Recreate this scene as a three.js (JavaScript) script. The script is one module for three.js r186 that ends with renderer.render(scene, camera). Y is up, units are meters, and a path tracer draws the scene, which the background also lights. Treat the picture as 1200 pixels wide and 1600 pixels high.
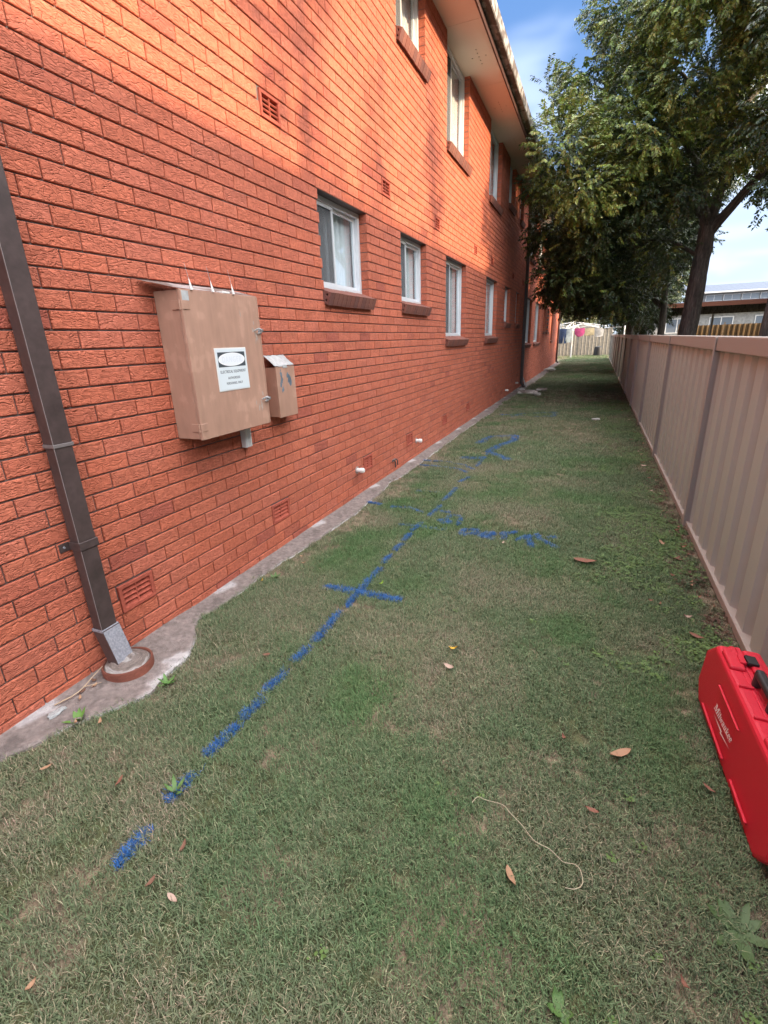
import * as THREE from 'three';
import { mergeGeometries, toCreasedNormals } from 'three/addons/utils/BufferGeometryUtils.js';
import { RoundedBoxGeometry } from 'three/addons/geometries/RoundedBoxGeometry.js';

// ---------------------------------------------------------------- camera, sky, sun, exposure
const scene = new THREE.Scene();
const camera = new THREE.PerspectiveCamera(93.1, 0.75, 0.05, 900);
camera.position.set(0, 1.6, 0);
camera.rotation.order = 'YXZ';
camera.rotation.set(-0.3365, 0.405, -0.0377);
const renderer = new THREE.WebGLRenderer({ antialias: true });
renderer.setSize(768, 1024);
renderer.toneMapping = THREE.LinearToneMapping;
renderer.toneMappingExposure = 2.75;
renderer.shadowMap.enabled = true;

const SUN_EL = 23 * Math.PI / 180, SUN_AZ = 13 * Math.PI / 180;
const sunDir = new THREE.Vector3(Math.cos(SUN_EL) * Math.cos(SUN_AZ), Math.sin(SUN_EL), Math.cos(SUN_EL) * Math.sin(SUN_AZ));
const sun = new THREE.DirectionalLight(new THREE.Color().setRGB(1, 0.74, 0.44), 3.6);
sun.target.position.set(0, 0, -12); sun.position.copy(sunDir).multiplyScalar(60).add(sun.target.position);
sun.castShadow = true; sun.shadow.radius = 2; sun.shadow.mapSize.set(4096, 4096);
Object.assign(sun.shadow.camera, { left: -45, right: 45, top: 30, bottom: -30, near: 1, far: 160 });
scene.add(sun, sun.target);

// ---------------------------------------------------------------- small maths
function rng(seed) { let a = seed >>> 0; return () => { a = (a + 0x6D2B79F5) >>> 0; let t = Math.imul(a ^ (a >>> 15), 1 | a); t = (t + Math.imul(t ^ (t >>> 7), 61 | t)) ^ t; return ((t ^ (t >>> 14)) >>> 0) / 4294967296; }; }
function hash(x, y, s) { let h = Math.imul(x | 0, 374761393) + Math.imul(y | 0, 668265263) + Math.imul(s | 0, 1442695041); h = Math.imul(h ^ (h >>> 13), 1274126177); return ((h ^ (h >>> 16)) >>> 0) / 4294967296; }
const sm = t => t * t * (3 - 2 * t), lerp = (a, b, t) => a + (b - a) * t, clamp = (v, a = 0, b = 1) => Math.min(b, Math.max(a, v));
function vn(x, y, s = 0, px = 0, py = 0) {            // value noise, periodic when px, py are given
  const xi = Math.floor(x), yi = Math.floor(y), fx = sm(x - xi), fy = sm(y - yi);
  const w = (i, p) => p ? ((i % p) + p) % p : i;
  const a = hash(w(xi, px), w(yi, py), s), b = hash(w(xi + 1, px), w(yi, py), s), c = hash(w(xi, px), w(yi + 1, py), s), d = hash(w(xi + 1, px), w(yi + 1, py), s);
  return lerp(lerp(a, b, fx), lerp(c, d, fx), fy);
}
function fbm(x, y, s = 0, oct = 4, px = 0, py = 0) { let v = 0, a = 0.5, t = 0; for (let i = 0; i < oct; i++) { v += a * vn(x, y, s + i * 17, px, py); t += a; a *= 0.5; x *= 2; y *= 2; px *= 2; py *= 2; } return v / t; }
const V = (x, y, z) => new THREE.Vector3(x, y, z);

{ // the sky: blue overhead, pale towards the horizon, thin broken cloud all over, a glow round the sun
  const W = 1024, H = 512, d = new Float32Array(W * H * 4);
  for (let j = 0; j < H; j++) for (let i = 0; i < W; i++) {
    const th = (i + 0.5) / W * 2 * Math.PI - Math.PI, el = ((j + 0.5) / H - 0.5) * Math.PI;
    const x = Math.cos(el) * Math.cos(th), y = Math.sin(el), z = Math.cos(el) * Math.sin(th);
    const up = Math.max(y, 0), k = Math.pow(1 - up, 3.2);
    let r = lerp(0.034, 0.29, k), g = lerp(0.114, 0.355, k), b = lerp(0.295, 0.45, k);
    const cs = x * sunDir.x + y * sunDir.y + z * sunDir.z, gl = 1.0 * Math.pow(Math.max(cs, 0), 4) + 2.0 * Math.pow(Math.max(cs, 0), 30);
    r += gl * 1.0; g += gl * 0.94; b += gl * 0.84;
    if (y > 0) {
      const q = 1 / (y + 0.16), n = fbm(x * q * 1.15 + 3.1, z * q * 1.15 + 8.4, 91, 6), c = sm(clamp((n - 0.46) / 0.16)) * 0.92 * sm(clamp((y - 0.14) / 0.25));
      { const ci = 0.16 * sm(clamp((fbm(x * q * 2.2 + 1.7, z * q * 5.5, 95, 5) - 0.45) / 0.3)); r += ci; g += ci; b += ci; }
      const wl = 2.75 + gl * 0.8; r = lerp(r, wl, c); g = lerp(g, wl * 0.985, c); b = lerp(b, wl * 0.97, c);
    } else { const t = clamp(-y * 8); r = lerp(r, 0.18, t); g = lerp(g, 0.17, t); b = lerp(b, 0.13, t); }
    const o = (j * W + i) * 4; d[o] = r; d[o + 1] = g; d[o + 2] = b; d[o + 3] = 1;
  }
  const t = new THREE.DataTexture(d, W, H, THREE.RGBAFormat, THREE.FloatType);
  t.mapping = THREE.EquirectangularReflectionMapping; t.magFilter = THREE.LinearFilter; t.needsUpdate = true;
  scene.background = t; scene.environment = t;
}

// ---------------------------------------------------------------- textures and materials
function tex(w, h, fn, { srgb = false, mx = 1, my = 1 } = {}) {        // fn(u, v) -> [r, g, b] or a number, 0..1; mx, my: metres that one tile covers
  const d = new Uint8Array(w * h * 4);
  for (let j = 0; j < h; j++) for (let i = 0; i < w; i++) { const c = fn(i / w, j / h), o = (j * w + i) * 4; if (typeof c === 'number') d[o] = d[o + 1] = d[o + 2] = clamp(c) * 255; else { d[o] = clamp(c[0]) * 255; d[o + 1] = clamp(c[1]) * 255; d[o + 2] = clamp(c[2]) * 255; } d[o + 3] = 255; }
  const t = new THREE.DataTexture(d, w, h); t.wrapS = t.wrapT = THREE.RepeatWrapping; t.magFilter = THREE.LinearFilter; t.minFilter = THREE.LinearMipmapLinearFilter; t.generateMipmaps = true;
  if (srgb) t.colorSpace = THREE.SRGBColorSpace; t.repeat.set(1 / mx, 1 / my); t.needsUpdate = true; return t;
}
const lin = (r, g, b) => new THREE.Color().setRGB(r, g, b);
const std = (c, o = {}) => new THREE.MeshStandardMaterial({ color: c, roughness: 0.85, metalness: 0, side: THREE.DoubleSide, ...o });

const wrinkle = tex(1024, 512, (u, v) => {                              // rustic brick face: wavy creases that run mostly level
  const wx = fbm(u * 24, v * 16, 3, 3, 24, 16) - 0.5, wy = fbm(u * 20, v * 14, 9, 3, 20, 14) - 0.5;
  const n1 = vn(u * 30 + wx * 2.2, v * 60 + wy * 4.4, 21, 30, 60), n2 = vn(u * 52 + wx * 3, v * 96 + wy * 5, 33, 52, 96);
  const cr = clamp(Math.abs(n1 - 0.5) * 8), cr2 = clamp(Math.abs(n2 - 0.5) * 7);
  return clamp(0.06 + 0.58 * sm(cr) + 0.24 * sm(cr2) + 0.10 * n1 + 0.10 * (fbm(u * 200, v * 110, 40, 2, 200, 110) - 0.5));
}, { mx: 0.96, my: 0.48 });
const brickGrain = tex(512, 512, (u, v) => { const s = fbm(u * 64, v * 64, 5, 3, 64, 64), p = vn(u * 160, v * 160, 8, 160, 160), b = fbm(u * 6, v * 6, 12, 3, 6, 6); const k = 0.80 + 0.20 * s + (p > 0.93 ? -0.16 : 0) + 0.12 * (b - 0.5); return [k, k * (0.96 + 0.06 * s), k * (0.95 + 0.08 * s)]; }, { srgb: true, mx: 0.9, my: 0.9 });
const brickTone = [[0.62, 0.172, 0.098], [0.64, 0.182, 0.104], [0.60, 0.164, 0.094], [0.625, 0.168, 0.092], [0.55, 0.148, 0.088], [0.615, 0.176, 0.106], [0.48, 0.124, 0.080]];
const brickMats = brickTone.map(c => std(lin(...c), { map: brickGrain, bumpMap: wrinkle, bumpScale: 0.0068, roughness: 0.9 }));
const brickMassMat = std(lin(1, 1, 1), { map: brickGrain, bumpMap: wrinkle, bumpScale: 0.0068, roughness: 0.9, vertexColors: true });
const grit = tex(512, 512, (u, v) => 0.55 * fbm(u * 40, v * 40, 61, 4, 40, 40) + 0.45 * vn(u * 180, v * 180, 66, 180, 180), { mx: 0.6, my: 0.6 });
const mortarMat = std(lin(0.15, 0.13, 0.125), { bumpMap: grit, bumpScale: 0.002, roughness: 1 });
const concreteMap = tex(1024, 1024, (u, v) => { const a = fbm(u * 5, v * 5, 71, 5, 5, 5), b = fbm(u * 60, v * 60, 75, 3, 60, 60), c = fbm(u * 12, v * 12, 79, 4, 12, 12); const w = sm(clamp((a - 0.52) / 0.12)), m = sm(clamp((c - 0.56) / 0.1)) * 0.5; const k = 0.52 + 0.24 * b + 0.24 * w - 0.14 * m; return [k * 1.02, k * lerp(0.92, 0.98, w), k * lerp(0.88, 0.97, w)]; }, { srgb: true, mx: 1.3, my: 1.3 });
const concreteMat = std(lin(0.52, 0.54, 0.56), { map: concreteMap, bumpMap: grit, bumpScale: 0.006, roughness: 0.97 });
const cementMat = std(lin(0.78, 0.80, 0.80), { map: concreteMap, bumpMap: grit, bumpScale: 0.008, roughness: 0.97 });
const patchy = tex(512, 512, (u, v) => { const a = fbm(u * 7, v * 7, 101, 5, 7, 7), b = fbm(u * 48, v * 48, 105, 3, 48, 48); const k = 0.80 + 0.22 * (a - 0.5) + 0.16 * (b - 0.5); return [k, k, k]; }, { srgb: true, mx: 0.8, my: 0.8 });
const peel = tex(1024, 256, (u, v) => { const a = fbm(u * 40, v * 5, 111, 4, 40, 5), b = fbm(u * 90, v * 30, 115, 3, 90, 30), c = fbm(u * 22, v * 9, 118, 4, 22, 9); const t = sm(clamp((a * 0.6 + c * 0.4 - 0.47) / 0.09)), k = 0.85 + 0.3 * (b - 0.5); return [lerp(0.44, 0.68, t) * k, lerp(0.40, 0.66, t) * k, lerp(0.38, 0.65, t) * k]; }, { srgb: true, mx: 5, my: 0.6 });
const streak = tex(512, 512, (u, v) => { const a = fbm(u * 34, v * 4, 121, 4, 34, 4), b = fbm(u * 12, v * 9, 125, 4, 12, 9), k = 0.86 + 0.10 * (a - 0.5) + 0.08 * (b - 0.5), s = sm(clamp((b - 0.62) / 0.10)) * 0.035; return [k + s, k + s * 1.2, k + s * 1.3]; }, { srgb: true, mx: 0.8, my: 0.8 });
const pipeMat = std(lin(0.112, 0.078, 0.076), { map: patchy, roughness: 0.42 });
const steelMat = std(lin(0.20, 0.19, 0.19), { roughness: 0.45, metalness: 0.4 });
const zincMap = tex(256, 256, (u, v) => { const n = vn(u * 34, v * 34, 131, 34, 34), m = vn(u * 70, v * 70, 137, 70, 70), k = 0.66 + 0.16 * n + 0.08 * m; return [k, k, k * 1.03]; }, { srgb: true, mx: 0.22, my: 0.22 });
const zincMat = std(lin(0.55, 0.56, 0.60), { map: zincMap, roughness: 0.55, metalness: 0.35 });
const tanMat = std(lin(0.55, 0.325, 0.24), { map: streak, roughness: 0.5 });
const silverMat = std(lin(0.70, 0.72, 0.74), { map: patchy, roughness: 0.5, metalness: 0.1 });
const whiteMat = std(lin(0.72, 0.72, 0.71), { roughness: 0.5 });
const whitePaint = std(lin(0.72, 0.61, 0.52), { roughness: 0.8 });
const alumMat = std(lin(0.64, 0.67, 0.71), { roughness: 0.42, metalness: 0.25 });
const terraMat = std(lin(0.45, 0.100, 0.062), { map: brickGrain, bumpMap: grit, bumpScale: 0.002, roughness: 0.9 });
const clayMat = std(lin(0.36, 0.115, 0.075), { map: patchy, bumpMap: grit, bumpScale: 0.003, roughness: 0.8 });
const sillMat = [[0.235, 0.095, 0.072], [0.27, 0.105, 0.078], [0.20, 0.082, 0.068], [0.25, 0.088, 0.064]].map(c => std(lin(...c), { map: brickGrain, bumpMap: grit, bumpScale: 0.003, roughness: 0.9 }));
const sillFront = sillMat, blackMat = std(lin(0.018, 0.018, 0.019), { roughness: 0.5 });
const glassMat = new THREE.MeshPhysicalMaterial({ color: lin(0.93, 0.96, 0.97), roughness: 0.02, transmission: 1, thickness: 0, ior: 1.5, side: THREE.DoubleSide });
const screenMat = std(lin(0.10, 0.105, 0.115), { roughness: 0.9, transparent: true, opacity: 0.5 });
const curtainMat = std(lin(0.66, 0.68, 0.70), { roughness: 1 });
const boardMat = std(lin(0.30, 0.27, 0.24), { roughness: 1 });
const fenceMat = std(lin(0.43, 0.475, 0.445), { roughness: 0.4 });
const postMat = std(lin(0.36, 0.35, 0.325), { roughness: 0.42 });
const railMat = std(lin(0.36, 0.315, 0.28), { roughness: 0.42 });
const soilMat = std(lin(1, 1, 1), { map: tex(1024, 1024, (u, v) => { const a = fbm(u * 10, v * 10, 141, 5, 10, 10), b = fbm(u * 90, v * 90, 145, 3, 90, 90), c = sm(clamp((a - 0.44) / 0.16)), k = 0.75 + 0.5 * b; return [lerp(0.30, 0.46, 1 - c) * k, lerp(0.32, 0.41, 1 - c) * k, lerp(0.21, 0.34, 1 - c) * k]; }, { srgb: true, mx: 2.7, my: 2.7 }), bumpMap: grit, bumpScale: 0.012, roughness: 1 });

// ---------------------------------------------------------------- helpers that build
const taken = {};
function numbered(n) { const k = taken[n] = (taken[n] ?? -1) + 1; return k ? n + '_' + String(k).padStart(3, '0') : n; }
function mesh(name, geo, mat, parent) { const m = new THREE.Mesh(geo, mat); m.name = name; m.castShadow = m.receiveShadow = true; if (parent) parent.add(m); return m; }
function tag(o, label, category, group, kind) { if (label) o.userData.label = label; if (category) o.userData.category = category; if (group) o.userData.group = group; if (kind) o.userData.kind = kind; return o; }
function thing(name, label, category, pos = [0, 0, 0], group) { const g = new THREE.Group(); g.name = numbered(name); g.position.set(...pos); scene.add(g); return tag(g, label, category, group); }
function single(name, geo, mat, label, category, group) { const m = mesh(numbered(name), geo, mat, scene); return tag(m, label, category, group); }
function struct(name, geo, mat) { const m = mesh(numbered(name), geo, mat, scene); m.userData.kind = 'structure'; return m; }
function part(name, parent) { const g = new THREE.Group(); g.name = name; parent.add(g); return g; }
function muv(geo) {                                                      // uv in metres, from the way each face points
  const g = geo.index ? geo.toNonIndexed() : geo, p = g.attributes.position; g.computeVertexNormals();
  const n = g.attributes.normal, uv = new Float32Array(p.count * 2);
  for (let i = 0; i < p.count; i += 3) {
    const nx = Math.abs(n.getX(i) + n.getX(i + 1) + n.getX(i + 2)), ny = Math.abs(n.getY(i) + n.getY(i + 1) + n.getY(i + 2)), nz = Math.abs(n.getZ(i) + n.getZ(i + 1) + n.getZ(i + 2));
    for (let k = i; k < i + 3; k++) { const x = p.getX(k), y = p.getY(k), z = p.getZ(k); if (nx >= ny && nx >= nz) { uv[2 * k] = z; uv[2 * k + 1] = y; } else if (nz >= ny) { uv[2 * k] = x; uv[2 * k + 1] = y; } else { uv[2 * k] = z; uv[2 * k + 1] = x; } }
  }
  g.setAttribute('uv', new THREE.BufferAttribute(uv, 2)); return g;
}
function bx(x0, x1, y0, y1, z0, z1) { const g = new THREE.BoxGeometry(Math.abs(x1 - x0), Math.abs(y1 - y0), Math.abs(z1 - z0)); g.translate((x0 + x1) / 2, (y0 + y1) / 2, (z0 + z1) / 2); return muv(g); }
function rb(x0, x1, y0, y1, z0, z1, r = 0.005, s = 2) { const g = new RoundedBoxGeometry(Math.abs(x1 - x0), Math.abs(y1 - y0), Math.abs(z1 - z0), s, r); g.translate((x0 + x1) / 2, (y0 + y1) / 2, (z0 + z1) / 2); const n = g.attributes.normal.clone(), h = muv(g.index ? g : g); if (!g.index) h.setAttribute('normal', n); return h; }
const merge = a => mergeGeometries(a.map(g => { const h = g.index ? g.toNonIndexed() : g; for (const k of Object.keys(h.attributes)) if (!['position', 'normal', 'uv'].includes(k)) h.deleteAttribute(k); return h; }));
function cyl(r0, r1, a, b, seg = 14, open = false) {                     // a cylinder from point a (radius r0) to point b (radius r1)
  const d = b.clone().sub(a), L = d.length(), g = new THREE.CylinderGeometry(r1, r0, L, seg, 1, open); g.translate(0, L / 2, 0);
  g.applyQuaternion(new THREE.Quaternion().setFromUnitVectors(V(0, 1, 0), d.normalize())); g.translate(a.x, a.y, a.z); return g.toNonIndexed();
}
function limb(pts, r0, r1, seg = 8, n = 12, wob = 0.08, seed = 1) {        // a tapered, slightly lumpy branch along points
  const c = new THREE.CatmullRomCurve3(pts), R = rng(seed), pos = [], uv = [], idx = []; const L = c.getLength();
  let side = V(1, 0, 0);
  for (let i = 0; i <= n; i++) {
    const t = i / n, p = c.getPoint(t), tg = c.getTangent(t); side = side.clone().sub(tg.clone().multiplyScalar(side.dot(tg))).normalize(); const up = tg.clone().cross(side); const r = lerp(r0, r1, Math.pow(t, 0.8));
    for (let k = 0; k <= seg; k++) { const a = (k % seg) / seg * Math.PI * 2, q = r * (1 + wob * (hash(k % seg, i, seed) - 0.5) * 2); const v = p.clone().addScaledVector(side, Math.cos(a) * q).addScaledVector(up, Math.sin(a) * q); pos.push(v.x, v.y, v.z); uv.push(k / seg * 2 * Math.PI * r0, t * L); }
  }
  for (let i = 0; i < n; i++) for (let k = 0; k < seg; k++) { const a = i * (seg + 1) + k, b = a + seg + 1; idx.push(a, b, a + 1, b, b + 1, a + 1); }
  const g = new THREE.BufferGeometry(); g.setAttribute('position', new THREE.Float32BufferAttribute(pos, 3)); g.setAttribute('uv', new THREE.Float32BufferAttribute(uv, 2)); g.setIndex(idx); g.computeVertexNormals(); return g.toNonIndexed();
}
function tube(pts, r, seg = 6, n = 24) { return new THREE.TubeGeometry(new THREE.CatmullRomCurve3(pts), n, r, seg).toNonIndexed(); }
function extrude(shape, depth, bevel = 0, seg = 1, curve = 10) { return new THREE.ExtrudeGeometry(shape, { depth, bevelEnabled: bevel > 0, bevelThickness: bevel, bevelSize: bevel, bevelSegments: seg, curveSegments: curve }); }
function poly(pts, holes = []) { const s = new THREE.Shape(pts.map(p => new THREE.Vector2(p[0], p[1]))); for (const h of holes) s.holes.push(h); return s; }
function ring(x, y, r) { const p = new THREE.Path(); p.absarc(x, y, r, 0, Math.PI * 2, true); return p; }
function canvasTex(w, h, draw) { const c = document.createElement('canvas'); c.width = w; c.height = h; draw(c.getContext('2d'), w, h); const t = new THREE.CanvasTexture(c); t.colorSpace = THREE.SRGBColorSpace; t.magFilter = THREE.LinearFilter; return t; }
console.log('setup done');
// ---------------------------------------------------------------- the brick flats on the left
const WX = -2.257, ROW = 0.086, ROW0 = -0.021, ZN = 3.0, ZF = -33.0, SOFFIT = 5.53;
const yk = k => ROW0 + ROW * k;
const flats = thing('brick_flats', 'two storey orange-red rock-faced brick building with white framed windows along the lawn', 'building');
const OP = [                                                            // window openings: near edge, far edge, first course, head course
  [-4.12, -5.10, 23, 33], [-6.07, -7.07, 23, 33], [-8.05, -9.38, 18, 33], [-11.17, -12.45, 18, 33], [-13.53, -14.38, 22, 33], [-15.46, -16.12, 22, 33],
  [-17.62, -19.35, 15, 33], [-20.4, -22.3, 15, 33], [-23.9, -24.65, 20, 33], [-25.5, -26.4, 20, 33], [-28.0, -29.0, 15, 33]];
const UP = OP.slice(0, 8).map(o => [o[0], o[1], o[2] + 31, 65]);
const ALL = [...OP, ...UP];
const VENTS = [[-1.583, -1.815, 3, 5], [-3.005, -3.25, 3, 5], [-4.74, -4.98, 3, 5], [-6.14, -6.38, 3, 5], [-7.9, -8.14, 3, 5], [-9.6, -9.84, 3, 5],
  [-3.40, -3.64, 36, 38], [-5.53, -5.77, 36, 38], [-7.46, -7.70, 36, 38], [-9.95, -10.19, 36, 38], [-11.6, -11.84, 36, 38], [-14.6, -14.84, 36, 38], [-16.6, -16.84, 36, 38]];
{
  const sh = poly([[-ZN, -0.5], [-ZF, -0.5], [-ZF, 5.62], [-ZN, 5.62]]);
  const hole = (z0, z1, y0, y1) => { const p = new THREE.Path(); p.moveTo(-z0, y0); p.lineTo(-z0, y1); p.lineTo(-z1, y1); p.lineTo(-z1, y0); p.closePath(); sh.holes.push(p); };
  for (const [a, b, k0, k1] of ALL) hole(a + 0.007, b - 0.007, yk(k0) + 0.004, Math.min(yk(k1) + 0.006, 5.60));
  for (const [a, b, k0, k1] of VENTS) hole(a - 0.004, b + 0.004, yk(k0) + 0.012, yk(k1) - 0.004);
  const g = extrude(sh, 0.205); g.applyMatrix4(new THREE.Matrix4().makeBasis(V(0, 0, -1), V(0, 1, 0), V(1, 0, 0)).setPosition(WX - 0.011 - 0.205, 0, 0));
  mesh('mortar', muv(g), mortarMat, flats);
  mesh('end_wall', bx(-10.5, WX - 0.03, -0.5, 5.6, ZF + 0.25, ZF), terraMat, flats);
  mesh('end_wall', bx(-10.5, WX - 0.03, -0.5, 5.6, ZN, ZN - 0.25), terraMat, flats);
  mesh('back_wall', bx(-10.5, -10.25, -0.5, 5.6, ZN - 0.25, ZF + 0.25), terraMat, flats);
  mesh('floor', bx(-10.25, WX - 0.225, 0.75, 0.9, ZN - 0.25, ZF + 0.25), boardMat, flats);
  mesh('upper_floor', bx(-10.25, WX - 0.225, 2.95, 3.2, ZN - 0.25, ZF + 0.25), boardMat, flats);
  mesh('ceiling', bx(-10.25, WX - 0.225, 5.605, 5.64, ZN - 0.25, ZF + 0.25), boardMat, flats);
}
// one brick: face at x = 0, centred on y and z, chamfered towards the joints
function brickShape(L, h, uo, vo) {
  const c = 0.0035, D = 0.105, a = L / 2, b = h / 2, P = [], N = [], U = [];
  const quad = (p, n) => { for (const i of [0, 1, 2, 0, 2, 3]) { const q = p[i]; P.push(...q); N.push(...n); U.push((Math.abs(n[2]) > 0.9 ? q[0] : q[2]) + uo, (Math.abs(n[1]) > 0.9 ? q[0] : q[1]) + vo); } };
  const r = Math.SQRT1_2;
  quad([[0, -b + c, a - c], [0, -b + c, -a + c], [0, b - c, -a + c], [0, b - c, a - c]], [1, 0, 0]);
  quad([[0, b - c, a - c], [0, b - c, -a + c], [-c, b, -a], [-c, b, a]], [r, r, 0]);
  quad([[-c, -b, a], [-c, -b, -a], [0, -b + c, -a + c], [0, -b + c, a - c]], [r, -r, 0]);
  quad([[-c, -b, a], [0, -b + c, a - c], [0, b - c, a - c], [-c, b, a]], [r, 0, r]);
  quad([[0, -b + c, -a + c], [-c, -b, -a], [-c, b, -a], [0, b - c, -a + c]], [r, 0, -r]);
  quad([[-c, b, a], [-c, b, -a], [-D, b, -a], [-D, b, a]], [0, 1, 0]);
  quad([[-D, -b, a], [-D, -b, -a], [-c, -b, -a], [-c, -b, a]], [0, -1, 0]);
  quad([[-D, -b, a], [-c, -b, a], [-c, b, a], [-D, b, a]], [0, 0, 1]);
  quad([[-c, -b, -a], [-D, -b, -a], [-D, b, -a], [-c, b, -a]], [0, 0, -1]);
  return { P, N, U };
}
{
  const R = rng(11), list = [];
  const blocked = k => ALL.concat(VENTS).filter(o => k >= o[2] && k < o[3]).map(o => [o[1], o[0]]);
  for (let k = 0; k < 65; k++) {
    const off = k % 2 ? 0.12 : 0, cuts = blocked(k);
    for (let i = -20; i < 133; i++) {
      let segs = [[-1.579 - off - 0.24 * (i + 1) + 0.0035, -1.579 - off - 0.24 * i - 0.0035]];
      for (const [c0, c1] of cuts) segs = segs.flatMap(([a, b]) => (b <= c0 || a >= c1) ? [[a, b]] : [[a, Math.min(b, c0)], [Math.max(a, c1), b]]).filter(s => s[1] - s[0] > 0.018);
      for (let [a, b] of segs) { a = Math.max(a, ZF); b = Math.min(b, ZN); if (b - a < 0.02) continue; const tone = R() < 0.018 ? 6 : R() < 0.06 ? 4 : [0, 1, 2, 3, 5][Math.floor(R() * 5)]; list.push({ z: (a + b) / 2, L: b - a, y: yk(k) + 0.048 + (R() - 0.5) * 0.0012, k, tone, dx: (R() - 0.5) * 0.003, ry: (R() - 0.5) * 0.006, u: R() * 0.96, v: R() * 0.48 }); }
    }
  }
  camera.updateMatrixWorld(); camera.aspect = 0.75; camera.updateProjectionMatrix();
  for (const b of list) { const p = V(WX, b.y, b.z).project(camera), d = V(WX, b.y, b.z).sub(camera.position).length(); b.size = (Math.abs(p.x) < 1 && Math.abs(p.y) < 1 && p.z < 1 && b.z < -0.5) ? 1 / d : 0; }
  const order = list.slice().sort((p, q) => q.size - p.size), near = new Set(order.slice(0, 300));
  const variants = Array.from({ length: 14 }, (_, i) => brickGeo(0.233, i * 0.083, i * 0.037)), cutGeo = {};
  function brickGeo(L, u, v) { const s = brickShape(L, 0.0775, u, v), g = new THREE.BufferGeometry(); g.setAttribute('position', new THREE.Float32BufferAttribute(s.P, 3)); g.setAttribute('normal', new THREE.Float32BufferAttribute(s.N, 3)); g.setAttribute('uv', new THREE.Float32BufferAttribute(s.U, 2)); return g; }
  const P = [], N = [], U = [], C = [];
  for (const b of list) {
    if (near.has(b)) {
      const full = Math.abs(b.L - 0.233) < 0.001, g = full ? variants[Math.floor(b.u * 14.5) % 14] : (cutGeo[b.L.toFixed(3)] ??= brickGeo(b.L, b.u, b.v));
      const m = mesh('brick', g, brickMats[b.tone], flats); m.position.set(WX + b.dx, b.y, b.z); m.rotation.y = b.ry;
    } else {
      const s = brickShape(b.L, 0.0775, b.u, b.v), t = brickTone[b.tone], c = Math.cos(b.ry), q = Math.sin(b.ry), f = 0.95 + 0.1 * hash(Math.round(b.z * 50), b.k, 4);
      for (let i = 0; i < s.P.length; i += 3) { P.push(WX + b.dx + s.P[i] * c + s.P[i + 2] * q, b.y + s.P[i + 1], b.z - s.P[i] * q + s.P[i + 2] * c); N.push(s.N[i], s.N[i + 1], s.N[i + 2]); C.push(t[0] * f, t[1] * f, t[2] * f); }
      for (const u of s.U) U.push(u);
    }
  }
  const g = new THREE.BufferGeometry(); g.setAttribute('position', new THREE.Float32BufferAttribute(P, 3)); g.setAttribute('normal', new THREE.Float32BufferAttribute(N, 3)); g.setAttribute('uv', new THREE.Float32BufferAttribute(U, 2)); g.setAttribute('color', new THREE.Float32BufferAttribute(C, 3));
  mesh('brickwork', g, brickMassMat, flats).userData.kind = 'stuff';
}
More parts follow.
